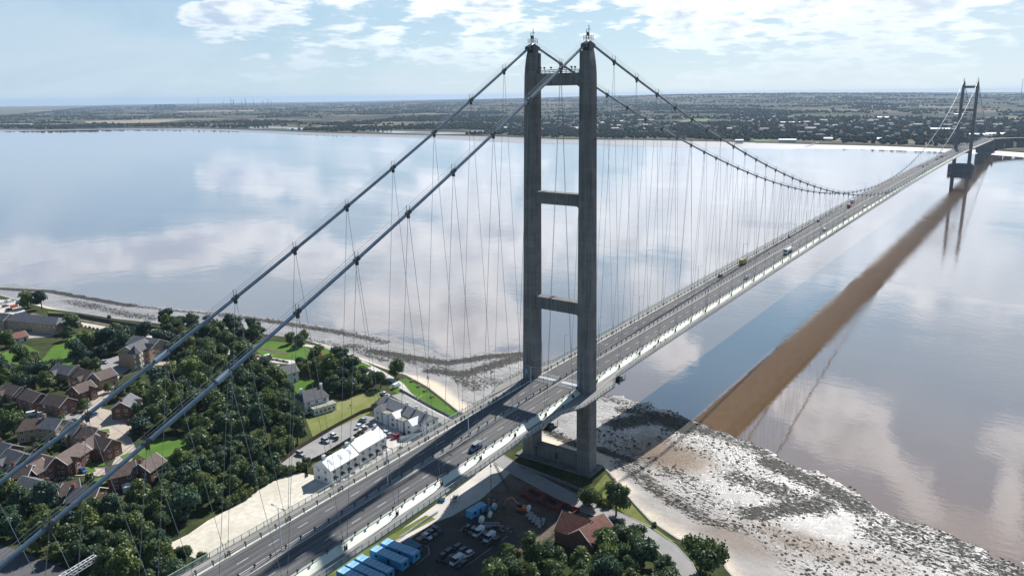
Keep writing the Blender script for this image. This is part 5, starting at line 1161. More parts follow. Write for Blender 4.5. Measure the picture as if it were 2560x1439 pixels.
def truck(x, y, z, rz, lab, col='white', L=7.5):
    t = empty('lorry', (x, y, z), rz); tag(t, lab, 'lorry'); h = L/2
    b = MB(); b.loft([[Vector((X, -1.1, .5)), Vector((X, 1.1, .5)), Vector((X, 1.1, zz)), Vector((X, -1.1, zz))] for X, zz in ((h-1.9, 2.6), (h-.4, 2.6), (h-.1, 2.0), (h, 1.3))]); b.build('cab', PAINT[col], t)
    b = MB(); b.box(h-.35, h-.02, -1, 1, 1.5, 2.2); b.build('windscreen', M_CGLASS, t)
    b = MB(); b.box(-h, h-2.1, -1.2, 1.2, .8, 3.2); b.build('cargo_box', PAINT[col], t)
    for X in (-h+1.2, h-1.2):
        for s in (-1, 1): b = MB(); b.tube([(X, s*.8, .45), (X, s*1.15, .45)], .45, 12); b.build('wheel', M_TYRE, t)
def traffic():
    N, SO = math.pi, 0.0                                # towards the camera side, away from it
    def d(px, py, kind, col, lab, hd=None, s=1.0):
        p = on_deck(px, py); y = p.y; hd = N if y < 0 else SO
        lane = min((2.9, 7.0, -2.9, -7.0), key=lambda q: abs(q-y)) if abs(y) < 9.5 else (7.0 if y > 0 else -7.0)
        if kind == 'tanker': tanker(p.x, lane, zA(p.x)+.95, hd, lab)
        elif kind == 'truck': truck(p.x, lane, zA(p.x)+.95, hd, lab, col)
        else: park(kind, col, p.x, lane, zA(p.x)+.95, hd, lab, 'traffic on the bridge')
    d(1186, 1122, 'pickup', 'navy', 'dark pickup with a white ladder on its rack, driving past the tower shadow')
    d(1861, 696, 'hatchback', 'teal', 'pale blue car on the west carriageway behind the tanker lorry', s=1)
    d(1970, 632, 'tanker', 'white', 'white tanker lorry with a rounded tank on the west carriageway')
    d(2059, 577, 'van', 'white', 'white van on the west carriageway following the tanker')
    d(1861, 660, 'truck', 'yellow', 'small mustard yellow lorry by the east barrier')
    d(1807, 692, 'saloon', 'black', 'black car on the east carriageway just past the yellow lorry')
    d(1979, 594, 'saloon', 'navy', 'dark blue car on the east carriageway level with the tanker')
    d(2048, 554, 'hatchback', 'black', 'small black car by the east barrier in mid span')
    d(2113, 546, 'hatchback', 'white', 'white car on the west carriageway halfway across')
    d(2158, 515, 'estate', 'silver', 'silver estate car on the west carriageway beyond the white hatchback')
    d(2131, 507, 'truck', 'white', 'white box lorry on the east carriageway halfway across')
    d(2124, 519, 'truck', 'red', 'dark red box lorry close in front of the white one')
    d(2202, 492, 'hatchback', 'white', 'white car under the lowest point of the cable, the nearer of two')
    d(2212, 483, 'van', 'white', 'white van under the lowest point of the cable, the farther of two')
    d(2307, 418, 'suv', 'black', 'black car in the distance on the east carriageway, nearer of a pair')
    d(2317, 412, 'saloon', 'black', 'black car in the distance on the east carriageway, farther of a pair')
    for i, (px, py, k, c, lab) in enumerate([(2340, 400, 'suv', 'black', 'distant black car before the queue at the far tower'), (2352, 394, 'truck', 'navy', 'distant dark lorry heading the queue towards the far tower'), (2363, 391, 'van', 'white', 'tiny white van just before the far tower'), (2403, 369, 'hatchback', 'white', 'tiny white car between the legs of the far tower'), (2418, 362, 'van', 'white', 'tiny white van just past the far tower'), (2437, 355, 'van', 'white', 'tiny white van on the far side span, first of three'), (2452, 351, 'van', 'silver', 'tiny silver van on the far side span, second of three'), (2464, 349, 'hatchback', 'white', 'tiny white car on the far side span, last of three')]): d(px, py, k, c, lab)
    b = empty('motorcycle', (on_deck(1921, 634).x, 2.6, zA(on_deck(1921, 634).x)+.95)); tag(b, 'motorcycle with a rider in black in the east fast lane', 'motorcycle')
    q = MB(); q.tube([(-.9, 0, .35), (-.3, 0, .7), (.5, 0, .8), (.8, 0, .4)], [.12, .22, .2, .1], 7); q.build('frame', M_DARK, b)
    for x in (-.75, .75): q = MB(); q.tube([(x, -.07, .32), (x, .07, .32)], .32, 12); q.build('wheel', M_TYRE, b)
traffic()
def parked():
    g = 'cars parked in the yard car park'
    Z = [(1052, 1336, 1082, 1348), ]
    f = lambda X, Y: (1040+.2078*X, 1140+.2078*Y)
    rows = [((10, 975), (125, 1045), 'hatchback', 'black', 'dark car nearest to the blue cabins in the sunlit edge row'), ((70, 920), (190, 990), 'hatchback', 'white', 'white car in the row beside the pale track'), ((125, 880), (255, 950), 'saloon', 'grey', 'grey car between the white car and the dark estate by the track'), ((180, 845), (315, 910), 'estate', 'navy', 'dark estate car at the top end of the row by the pale track'),
            ((650, 825), (580, 900), 'hatchback', 'black', 'black car at the left end of the upper middle row'), ((725, 850), (640, 925), 'hatchback', 'grey', 'dark grey car left of the taller white van'), ((800, 870), (705, 955), 'van', 'white', 'white van in the upper row, between two dark cars'), ((860, 915), (790, 985), 'hatchback', 'navy', 'dark blue car between the two white vans'), ((930, 935), (835, 1020), 'van', 'white', 'white van second from the right end of the upper row'), ((1000, 985), (900, 1060), 'suv', 'black', 'dark car at the right end of the upper row under the trees'),
            ((530, 1070), (430, 1130), 'estate', 'black', 'black car at the top of the lower block'), ((600, 1110), (490, 1170), 'estate', 'navy', 'dark car left of the white coupe'), ((685, 1140), (570, 1205), 'hatchback', 'white', 'white coupe in the lower block with a dark rear window'), ((420, 1125), (330, 1200), 'suv', 'black', 'black car with roof bars at the left of the lower block'), ((350, 1170), (270, 1235), 'hatchback', 'black', 'black car at the far left corner of the lower block'), ((475, 1185), (350, 1265), 'saloon', 'black', 'black car directly left of the lower white van'), ((545, 1205), (425, 1295), 'van', 'white', 'white van in the lower block'), ((615, 1255), (500, 1335), 'hatchback', 'navy', 'dark blue car right of the lower white van')]
    for a, b, k, c, lab in rows: park_px(k, c, f(*a), f(*b), lab, g)
    g = 'cars parked behind the white cottages'; h = lambda X, Y: (560+.278*X, 780+.278*Y)
    for a, b, k, c, lab in [((650, 1250), (725, 1285), 'estate', 'silver', 'silver car alone at the lower end of the residents car park'), ((880, 1135), (945, 1165), 'estate', 'silver', 'silver car second from the lower end of the residents car park'), ((955, 1090), (1020, 1122), 'hatchback', 'white', 'white car beside a bush in the residents car park'), ((1245, 1005), (1170, 1045), 'hatchback', 'white', 'white car, left of the pair at the top of the residents car park'), ((1290, 1025), (1212, 1058), 'saloon', 'white', 'white car, right of the pair at the top of the residents car park'), ((1280, 975), (1215, 955), 'hatchback', 'silver', 'silver car by the garden fence above the white pair'),
                          ((1435, 1075), (1490, 1090), 'hatchback', 'white', 'white car between the cottages and the promenade terrace'), ((1515, 1095), (1450, 1112), 'saloon', 'silver', 'silver car left of the red car'), ((1575, 1105), (1508, 1128), 'hatchback', 'red', 'red car parked at the end wall of the terrace yards'), ((1455, 735), (1420, 720), 'saloon', 'white', 'white car at the corner of the triangular green')]: park_px(k, c, h(*a), h(*b), lab, g)
    t = park_px('van', 'white', h(1510, 680), h(1590, 640), 'white ice cream van at the point of the triangular green', None)
    g = 'cars on the estate'
    for a, b, k, c, lab in [((252, 902), (270, 906), 'estate', 'silver', 'silver car in front of the apartment block'), ((70, 1036), (92, 1032), 'van', 'white', 'white van parked in the estate close'), ((98, 1037), (114, 1033), 'hatchback', 'white', 'white car parked next to the white van'), ((199, 1172), (213, 1177), 'hatchback', 'blue', 'blue car on the drive of the long brown roofed house'), ((136, 1200), (154, 1194), 'hatchback', 'black', 'dark car parked on the verge of the last row'), ((252, 1091), (268, 1086), 'hatchback', 'black', 'black car in the shade at the road bend'), ((217, 1016), (227, 1008), 'hatchback', 'silver', 'silver car under the upper cable beside the estate road'), ((240, 1032), (225, 1040), 'hatchback', 'blue', 'blue car at the mouth of the estate close'), ((26, 819), (42, 815), 'hatchback', 'silver', 'silver car before the long office block'), ((60, 828), (78, 824), 'hatchback', 'black', 'dark car at the edge of the office courtyard')]: park_px(k, c, a, b, lab, g)
    for a, b, lab in [((282, 818), (304, 812), 'white coach on the track above the park trees'), ((384, 829), (396, 826), 'white van on the coast track beside the trees'), ((664, 893), (676, 889), 'white van at the end of the red barrier line')]: park_px('van', 'white', a, b, lab, None)
    g = 'vehicles in the boat yard'
    for i, (x, y, k, c) in enumerate([(8, 757, 'van', 'white'), (26, 753, 'van', 'white'), (14, 765, 'suv', 'grey'), (36, 766, 'van', 'orange'), (22, 773, 'hatchback', 'red'), (48, 757, 'suv', 'navy')]): park_px(k, c, (x-6, y+1), (x+6, y-2), ['white van at the top left corner of the boat yard', 'white van beside the first in the boat yard', 'grey off road car in the boat yard', 'orange van at the right end of the boat yard', 'small red car in front of the boat yard', 'dark off road car at the upper right of the boat yard'][i], g)
parked()

# ------------------------------------------------------------------ yard
M_CABIN = mat('cabin_blue', (.08, .36, .62), .5, (.11, .42, .68), .5, rnd=.1); M_CABTOP = mat('cabin_roof_blue', (.22, .46, .68), .5, (.34, .56, .75), .6)
def cabin(a, b, W_, lab, H=2.8, dark=False, tip=False):
    p, q = at(a[0], a[1], ZL+H), at(b[0], b[1], ZL+H); c = (p+q)/2; d = q-p; L = d.length; t = empty('portable_cabin', (c.x, c.y, ZL+.2), math.atan2(d.y, d.x)); tag(t, lab, 'cabin', 'blue portable cabins'); SPOTS.append((c.x, c.y, 4))
    l, w = L/2, W_/2; m = M_DARK if tip else (M_CABIN if not dark else mat('weathered_blue', (.05, .13, .22), .7, (.12, .16, .15), .7))
    m = M_CABIN if not dark else MATS.get('weathered_blue') or m
    x = MB(); x.box(-l, l, -w, w, .1, H-.12)
    for k in np.arange(-l+.15, l, .5):
        for s in (-1, 1): x.box(k, k+.16, *sorted((s*w, s*(w+.05))), .25, H-.3)
    for cx in (-l, l):
        for cy in (-w, w): x.box(cx-.1, cx+.1, cy-.1, cy+.1, 0, H)
    x.build('body', m, t)
    x = MB(); x.box(-l-.05, l+.05, -w-.05, w+.05, H-.12, H); 
    for k in np.linspace(-l+.1, l-.1, 9): x.box(k-.05, k+.05, -w, w, H, H+.07, 1)
    x.build('roof', [M_CABTOP if not dark else m, M_CABIN], t)
    x = MB(); x.box(l*.1, l*.1+.9, -w-.08, -w-.02, .25, 2.25); x.build('door', M_DARK, t)
    x = MB(); x.box(-l*.7, -l*.7+1.1, -w-.08, -w-.02, 1.2, 2.1); x.build('window', M_GLASS, t); x = MB(); x.box(l+.02, l+.08, -.5, .5, 1.2, 2.1); x.build('window', M_GLASS, t)
cabin((960, 1351), (1041, 1382), 3.1, 'blue portable cabin with a ribbed roof, topmost of the five parallel ones')
cabin((933, 1368), (1013, 1402), 3.0, 'blue portable cabin with a dark side door, second from the top of the row')
cabin((896, 1390), (977, 1427), 2.7, 'blue portable cabin in the middle of the row of five')
cabin((873, 1406), (955, 1443), 2.7, 'blue portable cabin second from the bottom of the row of five')
cabin((850, 1421), (933, 1459), 2.7, 'blue portable cabin at the bottom edge of the view')
cabin((1013, 1350), (1046, 1367), 3.0, 'small weathered dark blue container above the row of cabins', H=2.5, dark=True)
cabin((1172, 1278), (1208, 1257), 2.5, 'blue shipping container standing alone at the edge of the yard', H=2.6)
def yard():
    def place(name, px, py, lab, cat, rz=0, z=ZL+.3, grp=None): p = at(px, py, z); SPOTS.append((p.x, p.y, 2)); return tag(empty(name, (p.x, p.y, z), rz), lab, cat, grp)
    # tracked excavator
    t = place('excavator', 1306, 1277, 'orange tracked excavator with a white counterweight in the yard', 'excavator', 1.9); SPOTS.append((t.location.x, t.location.y, 6))
    for s in (-1, 1): q = MB(); q.loft([[Vector((x, s*1.2-.3, z0)), Vector((x, s*1.2+.3, z0)), Vector((x, s*1.2+.3, z1)), Vector((x, s*1.2-.3, z1))] for x, z0, z1 in ((-2.1, .35, .6), (-1.7, 0, .9), (1.7, 0, .9), (2.1, .35, .6))]); q.build('track', M_DARK, t)
    q = MB(); q.box(-1.8, 1.5, -1.2, 1.2, .95, 1.9); q.box(-.6, 1.4, .2, 1.15, 1.9, 2.0); q.build('body', PAINT['orange'], t); q = MB(); q.box(-2.7, -1.7, -1.2, 1.2, 1.0, 2.1); q.build('counterweight', M_WHITE, t)
    q = MB(); q.box(-.1, 1.4, .3, 1.2, 1.9, 3.1); q.build('cab', M_CGLASS, t); q = MB(); q.tube([(1.2, -.3, 1.7), (3.6, -.3, 4.4), (5.8, -.3, 3.2)], [.3, .28, .2], 5); q.tube([(5.8, -.3, 3.3), (6.6, -.3, .9)], [.22, .16], 5); q.build('boom', PAINT['orange'], t); q = MB(); q.loft([[Vector((x, -.9, z0)), Vector((x, .3, z0)), Vector((x, .3, z1)), Vector((x, -.9, z1))] for x, z0, z1 in ((5.9, .3, .7), (6.3, 0, 1), (6.8, .3, 1.1))]); q.build('bucket', M_DARK, t)
    # red trench shoring frames
    mr = mat('red_oxide', (.17, .022, .018), .7, (.24, .05, .035), .5)
    for i, (a, b, lab) in enumerate([((1312, 1228), (1352, 1244), 'red steel trench shoring bay farthest from the hall'), ((1354, 1245), (1396, 1263), 'red steel trench shoring bay in the middle'), ((1398, 1264), (1438, 1281), 'red steel trench shoring bay next to the red roofed hall')]):
        p, q_ = at(*a, ZL+1), at(*b, ZL+1); c = (p+q_)/2; d = q_-p; L = d.length/2; t = tag(empty('shoring_frame', (c.x, c.y, ZL+.1), math.atan2(d.y, d.x)), lab, 'shoring', 'red trench shoring bays'); SPOTS.append((c.x, c.y, 5))
        for s in (-1, 1): q = MB(); q.box(-L, L, s*2.3-.1, s*2.3+.1, 0, 1.5); [q.box(k, k+.15, s*2.3-.2, s*2.3+.2, 0, 1.55) for k in np.linspace(-L, L-.2, 7)]; q.build('side_panel', mr, t)
        for x in (-L+.3, L-.3): q = MB(); q.tube([(x, -2.3, 1.2), (x, 2.3, 1.2)], .28, 8); q.build('strut', mr, t)
        q = MB(); q.box(-L, L, -2.2, 2.2, .02, .1); q.build('trench_bed', M_DARK, t)
    mt = mat('teal_tank_paint', (.07, .19, .22), .5); mb = PAINT['teal']
    for px, py, m, r, lab in [(1236, 1273, mb, .9, 'pale blue horizontal tank beside the lone blue container'), (1224, 1281, mt, .75, 'small teal tank below the pale blue one'), (1225, 1291, M_WHITE, .7, 'small white tank below the teal one'), (1204, 1305, M_WHITE, .9, 'white round tank near the upper row of parked cars')]:
        t = place('tank', px, py, lab, 'tank', .5, grp='tanks in the yard'); q = MB(); q.tube([(-1.3, 0, r+.2), (-1.1, 0, r+.2), (1.1, 0, r+.2), (1.3, 0, r+.2)], [r*.6, r, r, r*.6], 12); q.build('drum', m, t); q = MB(); q.box(-.9, -.6, -r, r, 0, .5); q.box(.6, .9, -r, r, 0, .5); q.build('cradle', M_DARK, t)
    for i, (px, py, L, rz) in enumerate([(1327, 1290, 4.5, .9), (1335, 1297, 4.5, .9), (1343, 1304, 4.5, .9), (1350, 1311, 4.5, .9), (1357, 1305, 4.2, .9), (1320, 1284, 4, .9)]):
        p = at(px, py, ZL+.3); b = MB(); b.box(-L/2, L/2, -.55, .55, 0, .35); b.box(-L/2+.3, -L/2+.5, -.55, .55, -.12, 0); o = b.build('concrete_slab', M_CONCRETE); o.location = (p.x, p.y, ZL+.4); o.rotation_euler = (0, 0, rz-.45); tag(o, 'pale concrete slab in the stack of slabs beside the excavator', 'slab', 'concrete slabs laid side by side'); SPOTS.append((p.x, p.y, 3))
    for i, (px, py, L, rz, lab) in enumerate([(1222, 1308, 7, -1.0, 'long pale steel beam lying above the parked vans, the left one'), (1232, 1314, 7, -1.05, 'long pale steel beam lying above the parked vans, the right one'), (1213, 1318, 4, -.9, 'short pale beam lying near the parked vans')]):
        p = at(px, py, ZL+.3); b = MB(); b.box(-L/2, L/2, -.25, .25, 0, .1); b.box(-L/2, L/2, -.05, .05, .1, .4); b.box(-L/2, L/2, -.25, .25, .4, .5); o = b.build('steel_beam', M_STEEL); o.location = (p.x, p.y, ZL+.2); o.rotation_euler = (0, 0, rz); tag(o, lab, 'beam', 'steel beams')
    r = random.Random(5)
    for i in range(26):
        px, py = r.choice([(1245, 1330), (1260, 1325), (1225, 1255), (1200, 1300), (1275, 1325), (1330, 1340), (1210, 1262)]); px += r.uniform(-12, 12); py += r.uniform(-6, 6); p = at(px, py, ZL)
        b = MB(); s = r.uniform(.35, .75)
        if i % 2: b.box(-s, s, -s*.6, s*.6, 0, s*.8); b.box(-s*1.05, s*1.05, -s*.65, s*.65, s*.8, s*.9)
        else: b.tube([(0, 0, 0), (0, 0, s*.9)], s*.45, 10); b.tube([(0, 0, s*.9), (0, 0, s)], s*.5, 10)
        o = b.build('crate' if i % 2 else 'drum', r.choice([M_WHITE, M_STEEL, M_DARK, M_WOOD if 'M_WOOD' in globals() else M_DARK, M_CONCRETE])); o.location = (p.x, p.y, ZL+.08); o.rotation_euler = (0, 0, r.uniform(0, 3)); tag(o, 'small crate among the clutter stored in the yard' if i % 2 else 'small drum among the clutter stored in the yard', 'crate' if i % 2 else 'drum', 'yard clutter, crates' if i % 2 else 'yard clutter, drums')
    t = place('skip', 1107, 1248, 'small blue and yellow skip on the sandy patch below the deck', 'skip', .6); q = MB(); q.loft([[Vector((x, -w, z)), Vector((x, w, z)), Vector((x, w*1.1, z+1.2)), Vector((x, -w*1.1, z+1.2))] for x, w, z in ((-1.2, .8, .3), (-.8, .8, 0), (.8, .8, 0), (1.2, .8, .3))]); q.build('tub', M_CABIN, t); q = MB(); q.box(-1.1, 1.1, -.95, .95, 1.2, 1.3); q.build('lid', PAINT['yellow'], t)
    t = place('trailer', 1137, 1247, 'open framed trailer on the sandy patch below the deck', 'trailer', .6); q = MB(); [q.box(a, b, c, d, .6, .75) for a, b, c, d in ((-2, 2, -1.1, -.9), (-2, 2, .9, 1.1), (-2, -1.8, -1.1, 1.1), (1.8, 2, -1.1, 1.1))]; q.build('frame', M_WHITE, t); q = MB(); q.box(-1.7, 1.7, -.85, .85, .3, .5); q.build('load', M_DARK, t)
    # lattice crane jib and thin pole by the yard
    p = at(1228, 1228, ZL); t = tag(empty('mast', (p.x, p.y, ZL)), 'tall thin dark pole with a bulb near its top beside the dusty track', 'pole'); q = MB(); q.tube([(0, 0, 0), (0, 0, 11)], [.14, .07], 6); q.build('pole', M_DARK, t); q = MB(); q.tube([(0, 0, 9.3), (0, 0, 9.8), (0, 0, 10.6)], [.1, .32, .06], 8); q.build('bulb', mat('red_bulb', (.2, .03, .02), .5), t)
    a, b = at(1272, 1228, ZL+1), at(1233, 1152, ZL+1); h = 15; A = Vector((a.x, a.y, ZL+1)); Bt = CP+(at(1236, 1160, ZL+14)-CP)
    q = MB(); d = (Bt-A); n = Vector((-d.y, d.x, 0)).normalized()*.5
    for s in (-1, 1): q.tube([A+n*s, Bt+n*s], .08, 4); q.tube([A+n*s+Vector((0, 0, .9)), Bt+n*s+Vector((0, 0, .9))], .07, 4)
    for k in range(14): u, v = k/14, (k+1)/14; q.tube([A+d*u+n, A+d*v-n], .05, 4); q.tube([A+d*u+n+Vector((0, 0, .9)), A+d*v+n], .05, 4)
    o = q.build('crane_jib', M_DARK); tag(o, 'dark lattice crane jib reaching up from the yard to the deck edge', 'crane')
yard()

# ------------------------------------------------------------------ fences, furniture
def fence(name, pts, h, m, lab, world=False, post=2.4, th=.06):
    p = [at(q[0], q[1], ZL) for q in pts]; b = MB(); o = p[0]; t = empty(name, o); tag(t, lab, 'wall' if 'wall' in name else 'fence'); pm = MB(); pm.box(-.09, .09, -.09, .09, 0, h+.12); po = None
    for a, c in zip(p[:-1], p[1:]):
        d = (c-a); L = d.length; d.normalize(); n = Vector((-d.y, d.x, 0))*th
        b.add([v-o+Vector((0, 0, z)) for z in (0.05, h) for v in (a-n, c-n, c+n, a+n)], [(3, 2, 1, 0), (4, 5, 6, 7), (0, 1, 5, 4), (1, 2, 6, 5), (2, 3, 7, 6), (3, 0, 4, 7)])
        if 'wall' in name: continue
        for k in range(int(L/post)+1):
            s = a+d*(k*post)-o
            if po is None: po = pm.build('post', m, t); po.location = s
            else: q = po.copy(); C.objects.link(q); q.parent = t; q.location = s
    b.build('panel', m, t)
M_WOOD = mat('weathered_timber', (.10, .075, .055), .9, (.15, .12, .09), 1.5)
fence('timber_fence', [(700, 1160), (755, 1118), (800, 1090), (850, 1062), (905, 1033), (950, 1018), (985, 1022)], 1.7, M_WOOD, 'weathered timber fence between the paddock and the residents car park')
fence('garden_fence', [(770, 1190), (770, 1160), (812, 1140), (880, 1098), (915, 1075)], 1.6, M_WOOD, 'brown timber fence round the back gardens of the white cottages')
fence('yard_wall', [(1000, 1102), (1052, 1090), (1050, 1080)], 2.0, M_RENDER, 'pale rendered wall with a round arch at the end of the terrace yards', th=.15)
fence('brick_wall', [(290, 1040), (312, 1052), (330, 1062)], 1.6, M_BRICK, 'curved brick garden wall behind the grey roofed house with the conservatory', th=.12)
for i, (a, b) in enumerate([((930, 1018), (965, 1008)), ((947, 1034), (985, 1022)), ((966, 1048), (1002, 1036)), ((985, 1062), (1018, 1050))]): fence('garden_fence', [a, b], 1.6, M_WOOD, ['timber fence between the first and second terrace yard from the left', 'timber fence between the second and third terrace yard', 'timber fence between the third and fourth terrace yard', 'timber fence of the last terrace yard on the right'][i])
fence('roadside_fence', [(1000, 1345+2), (1060, 1305), (1095, 1283)], 1.1, M_WHITE, 'low white rail fence along the grass verge under the deck', th=.04)
fence('roadside_fence', [(1295, 1165), (1400, 1205), (1500, 1250)], 1.2, M_STEEL, 'wire fence between the tower plinth and the service road', th=.02)
fence('promenade_rail', [(1000, 975), (1075, 1016), (1150, 1055)], 1.0, M_STEEL, 'thin rail along the promenade below the triangular green', th=.02)
fence('railway_fence', [(120, 790), (200, 793), (300, 811), (420, 830)], 2.2, M_DARK, 'dark fence along the railway above the coast track', th=.1)
M_BARR = mat('barrier_red', (.45, .04, .03), .5)
def barriers():
    q0, q1 = at(205, 815, ZL), at(285, 832, ZL); a0, a1 = at(612, 886, ZL), at(718, 906, ZL); n = 0
    for p, q, k in ((q0, q1, 9), (a0, a1, 14)):
        for i in range(k):
            s = p.lerp(q, i/(k-1)); b = MB(); b.loft([[Vector((x, -w, 0)), Vector((x, w, 0)), Vector((x, w*.4, .95)), Vector((x, -w*.4, .95))] for x, w in ((-1.0, .28), (1.0, .28))]); o = b.build('traffic_barrier', M_BARR if i % 2 == 0 else M_WHITE); o.location = (s.x, s.y, ZL+.15); o.rotation_euler = (0, 0, math.atan2(q.y-p.y, q.x-p.x))
            far = p is q0; tag(o, ('red' if i % 2 == 0 else 'white')+' plastic barrier block in the line '+('on the track right of the long office block' if far else 'on the coast track behind the wood'), 'barrier', 'barrier blocks '+('by the office block' if far else 'behind the wood'))
barriers()
def sign_gantry():
    p = at(238, 1393, ZL+8); q = at(165, 1438, ZL+8); d = (q-p); d.z = 0; L = 15; d.normalize(); t = tag(empty('sign_gantry', (p.x, p.y, ZL), math.atan2(d.y, d.x)), 'white lattice sign gantry standing over the road at the lower left edge', 'gantry')
    b = MB(); H = 7.2
    for y in (-.6, .6):
        for z in (H, H+1.6): b.box(0, L, y-.09, y+.09, z-.09, z+.09)
    for k in range(11):
        x = k*L/10
        for y in (-.6, .6): b.box(x-.07, x+.07, y-.07, y+.07, H, H+1.6); k < 10 and b.tube([(x, y, H), (x+L/10, y, H+1.6)], .06, 4)
        for z in (H, H+1.6): b.box(x-.07, x+.07, -.6, .6, z-.07, z+.07)
    b.build('truss', M_WHITE, t)
    for x in (0.2, L-.2): b = MB(); b.box(x-.3, x+.3, -.35, .35, 0, H); b.build('leg', M_STEEL, t)
    for k in range(3): b = MB(); b.box(2.5+k*4, 4.5+k*4, -.95, -.7, H-.4, H+1.6); b.build('sign_panel', M_DARK, t)
sign_gantry()
def furniture():
    for i, (px, py) in enumerate([(1030, 953), (1047, 966), (1063, 977), (1080, 992)]):
        p = at(px, py, ZL); t = tag(empty('picnic_table', (p.x, p.y, ZL+.1), .8), ['picnic table nearest to the tree on the triangular green', 'second picnic table from the tree on the green', 'third picnic table from the tree on the green', 'picnic table farthest from the tree on the green'][i], 'picnic table', 'picnic tables on the green')
        q = MB(); q.box(-1, 1, -.45, .45, .7, .78); q.build('top', M_WOOD, t)
        for s in (-1, 1): q = MB(); q.box(-1, 1, s*.85-.14, s*.85+.14, .42, .48); q.build('bench', M_WOOD, t); q = MB(); q.tube([(s*.7, -.9, 0), (s*.7, -.3, .7)], .06, 4); q.tube([(s*.7, .9, 0), (s*.7, .3, .7)], .06, 4); q.build('leg', M_WOOD, t)
    for i, (a, lab) in enumerate([((1000, 968), 'near'), ((1050, 1003), 'far')]):
        p = at(a[0], a[1], ZL); t = empty('goal_frame', (p.x, p.y, ZL), .3); tag(t, 'white goal frame on the green, '+('close to the ice cream van' if i == 0 else 'close to the picnic tables'), 'goal', 'goal frames'); q = MB(); q.tube([(-2.5, 0, 0), (-2.5, 0, 2.2), (2.5, 0, 2.2), (2.5, 0, 0)], .06, 5); q.build('posts', M_WHITE, t)
    for i in range(4):                                  # orange canoe rack
        p = at(802, 889+i*0, ZL); b = MB(); b.tube([(-2.6, 0, 0), (-1.2, 0, 0), (1.2, 0, 0), (2.6, 0, 0)], [.05, .32, .32, .05], 8); o = b.build('canoe', PAINT['orange']); o.location = (p.x-1.2+i*.75, p.y-1+i*.4, ZL+.55); o.rotation_euler = (0, 0, 2.2); tag(o, 'orange canoe lying with others by the shore lawn', 'canoe', 'orange canoes')
    mc = PAINT['teal']
    for (px, py, lab) in [(150, 1092, 'pale garden room left of its twin behind the dark roofed row'), (178, 1100, 'pale garden room right of its twin behind the dark roofed row')]:
        p = at(px+8, py+6, ZL); t = tag(empty('garden_room', (p.x, p.y, ZL), 2.2), lab, 'garden room', 'garden rooms'); q = MB(); q.box(-2, 2, -1.5, 1.5, 0, 2.2); q.build('wall', M_PANE, t); q = MB(); q.add([(-2.2, -1.7, 2.2), (2.2, -1.7, 2.2), (2.2, 1.7, 2.9), (-2.2, 1.7, 2.9), (-2.2, -1.7, 2.1), (2.2, -1.7, 2.1), (2.2, 1.7, 2.8), (-2.2, 1.7, 2.8)], [(0, 1, 2, 3), (0, 4, 5, 1), (1, 5, 6, 2), (2, 6, 7, 3), (3, 7, 4, 0)]); q.build('roof', mat('garden_room_roof', (.45, .55, .62), .3), t)
furniture()
M_BAY = M_MARK
def bays():
    b = MB(); f = lambda X, Y: at(1040+.2078*X, 1140+.2078*Y, ZL)
    def line(p, q, w=.07):
        d = q-p; d.z = 0; d.normalize(); n = Vector((-d.y, d.x, 0))*w; b.add([Vector((v.x, v.y, ZL+.26)) for v in (p-n, q-n, q+n, p+n)], [(0, 1, 2, 3)])
    for X, Y in ((520, 905), (585, 940), (655, 965), (720, 1000), (785, 1040), (855, 1070)): line(f(X, Y), f(X+95, Y-85))
    for X, Y in ((245, 1240), (320, 1275), (385, 1310), (600, 1240)): line(f(X, Y), f(X+100, Y-75))
    line(f(570, 1350), f(1040, 1010)); line(f(1040, 1010), f(1100, 960)); line(f(0, 1310), f(160, 1180)); line(f(160, 1180), f(150, 1100)); line(f(150, 1100), f(80, 1065))
    structure(b.build('bay_marking', M_MARK))
bays()

# ------------------------------------------------------------------ people
def person_mesh(pose):
    me = bpy.data.meshes.new('body'); k = .28 if pose else .12
    V = [(0, 0, .95), (0, 0, 1.15), (0, 0, 1.38), (0, 0, 1.50), (.01, 0, 1.58), (.02, 0, 1.70), (0, .10, .90), (k, .10, .50), (k*.7, .10, .07), (k*.7+.13, .11, .04), (0, -.10, .90), (-k*.4, -.10, .50), (-k*1.3, -.10, .09), (-k*1.3+.12, -.11, .04), (0, .19, 1.40), (-.05, .25, 1.12), (.08, .25, .90), (0, -.19, 1.40), (.08, -.25, 1.12), (.2, -.24, .93)]
    E_ = [(0, 1), (1, 2), (2, 3), (3, 4), (4, 5), (0, 6), (6, 7), (7, 8), (8, 9), (0, 10), (10, 11), (11, 12), (12, 13), (2, 14), (14, 15), (15, 16), (2, 17), (17, 18), (18, 19)]
    Rr = [.15, .13, .15, .07, .08, .085, .10, .065, .045, .04, .10, .065, .045, .04, .07, .05, .035, .07, .05, .035]
    me.from_pydata(V, E_, []); o = bpy.data.objects.new('tmp', me); C.objects.link(o); m = o.modifiers.new('s', 'SKIN'); s2 = o.modifiers.new('d', 'SUBSURF'); s2.levels = 1
    for i, sv in enumerate(me.skin_vertices[0].data): sv.radius = (Rr[i], Rr[i]); sv.use_root = i == 0
    dg = bpy.context.evaluated_depsgraph_get(); out = bpy.data.meshes.new_from_object(o.evaluated_get(dg)); bpy.data.objects.remove(o); return out
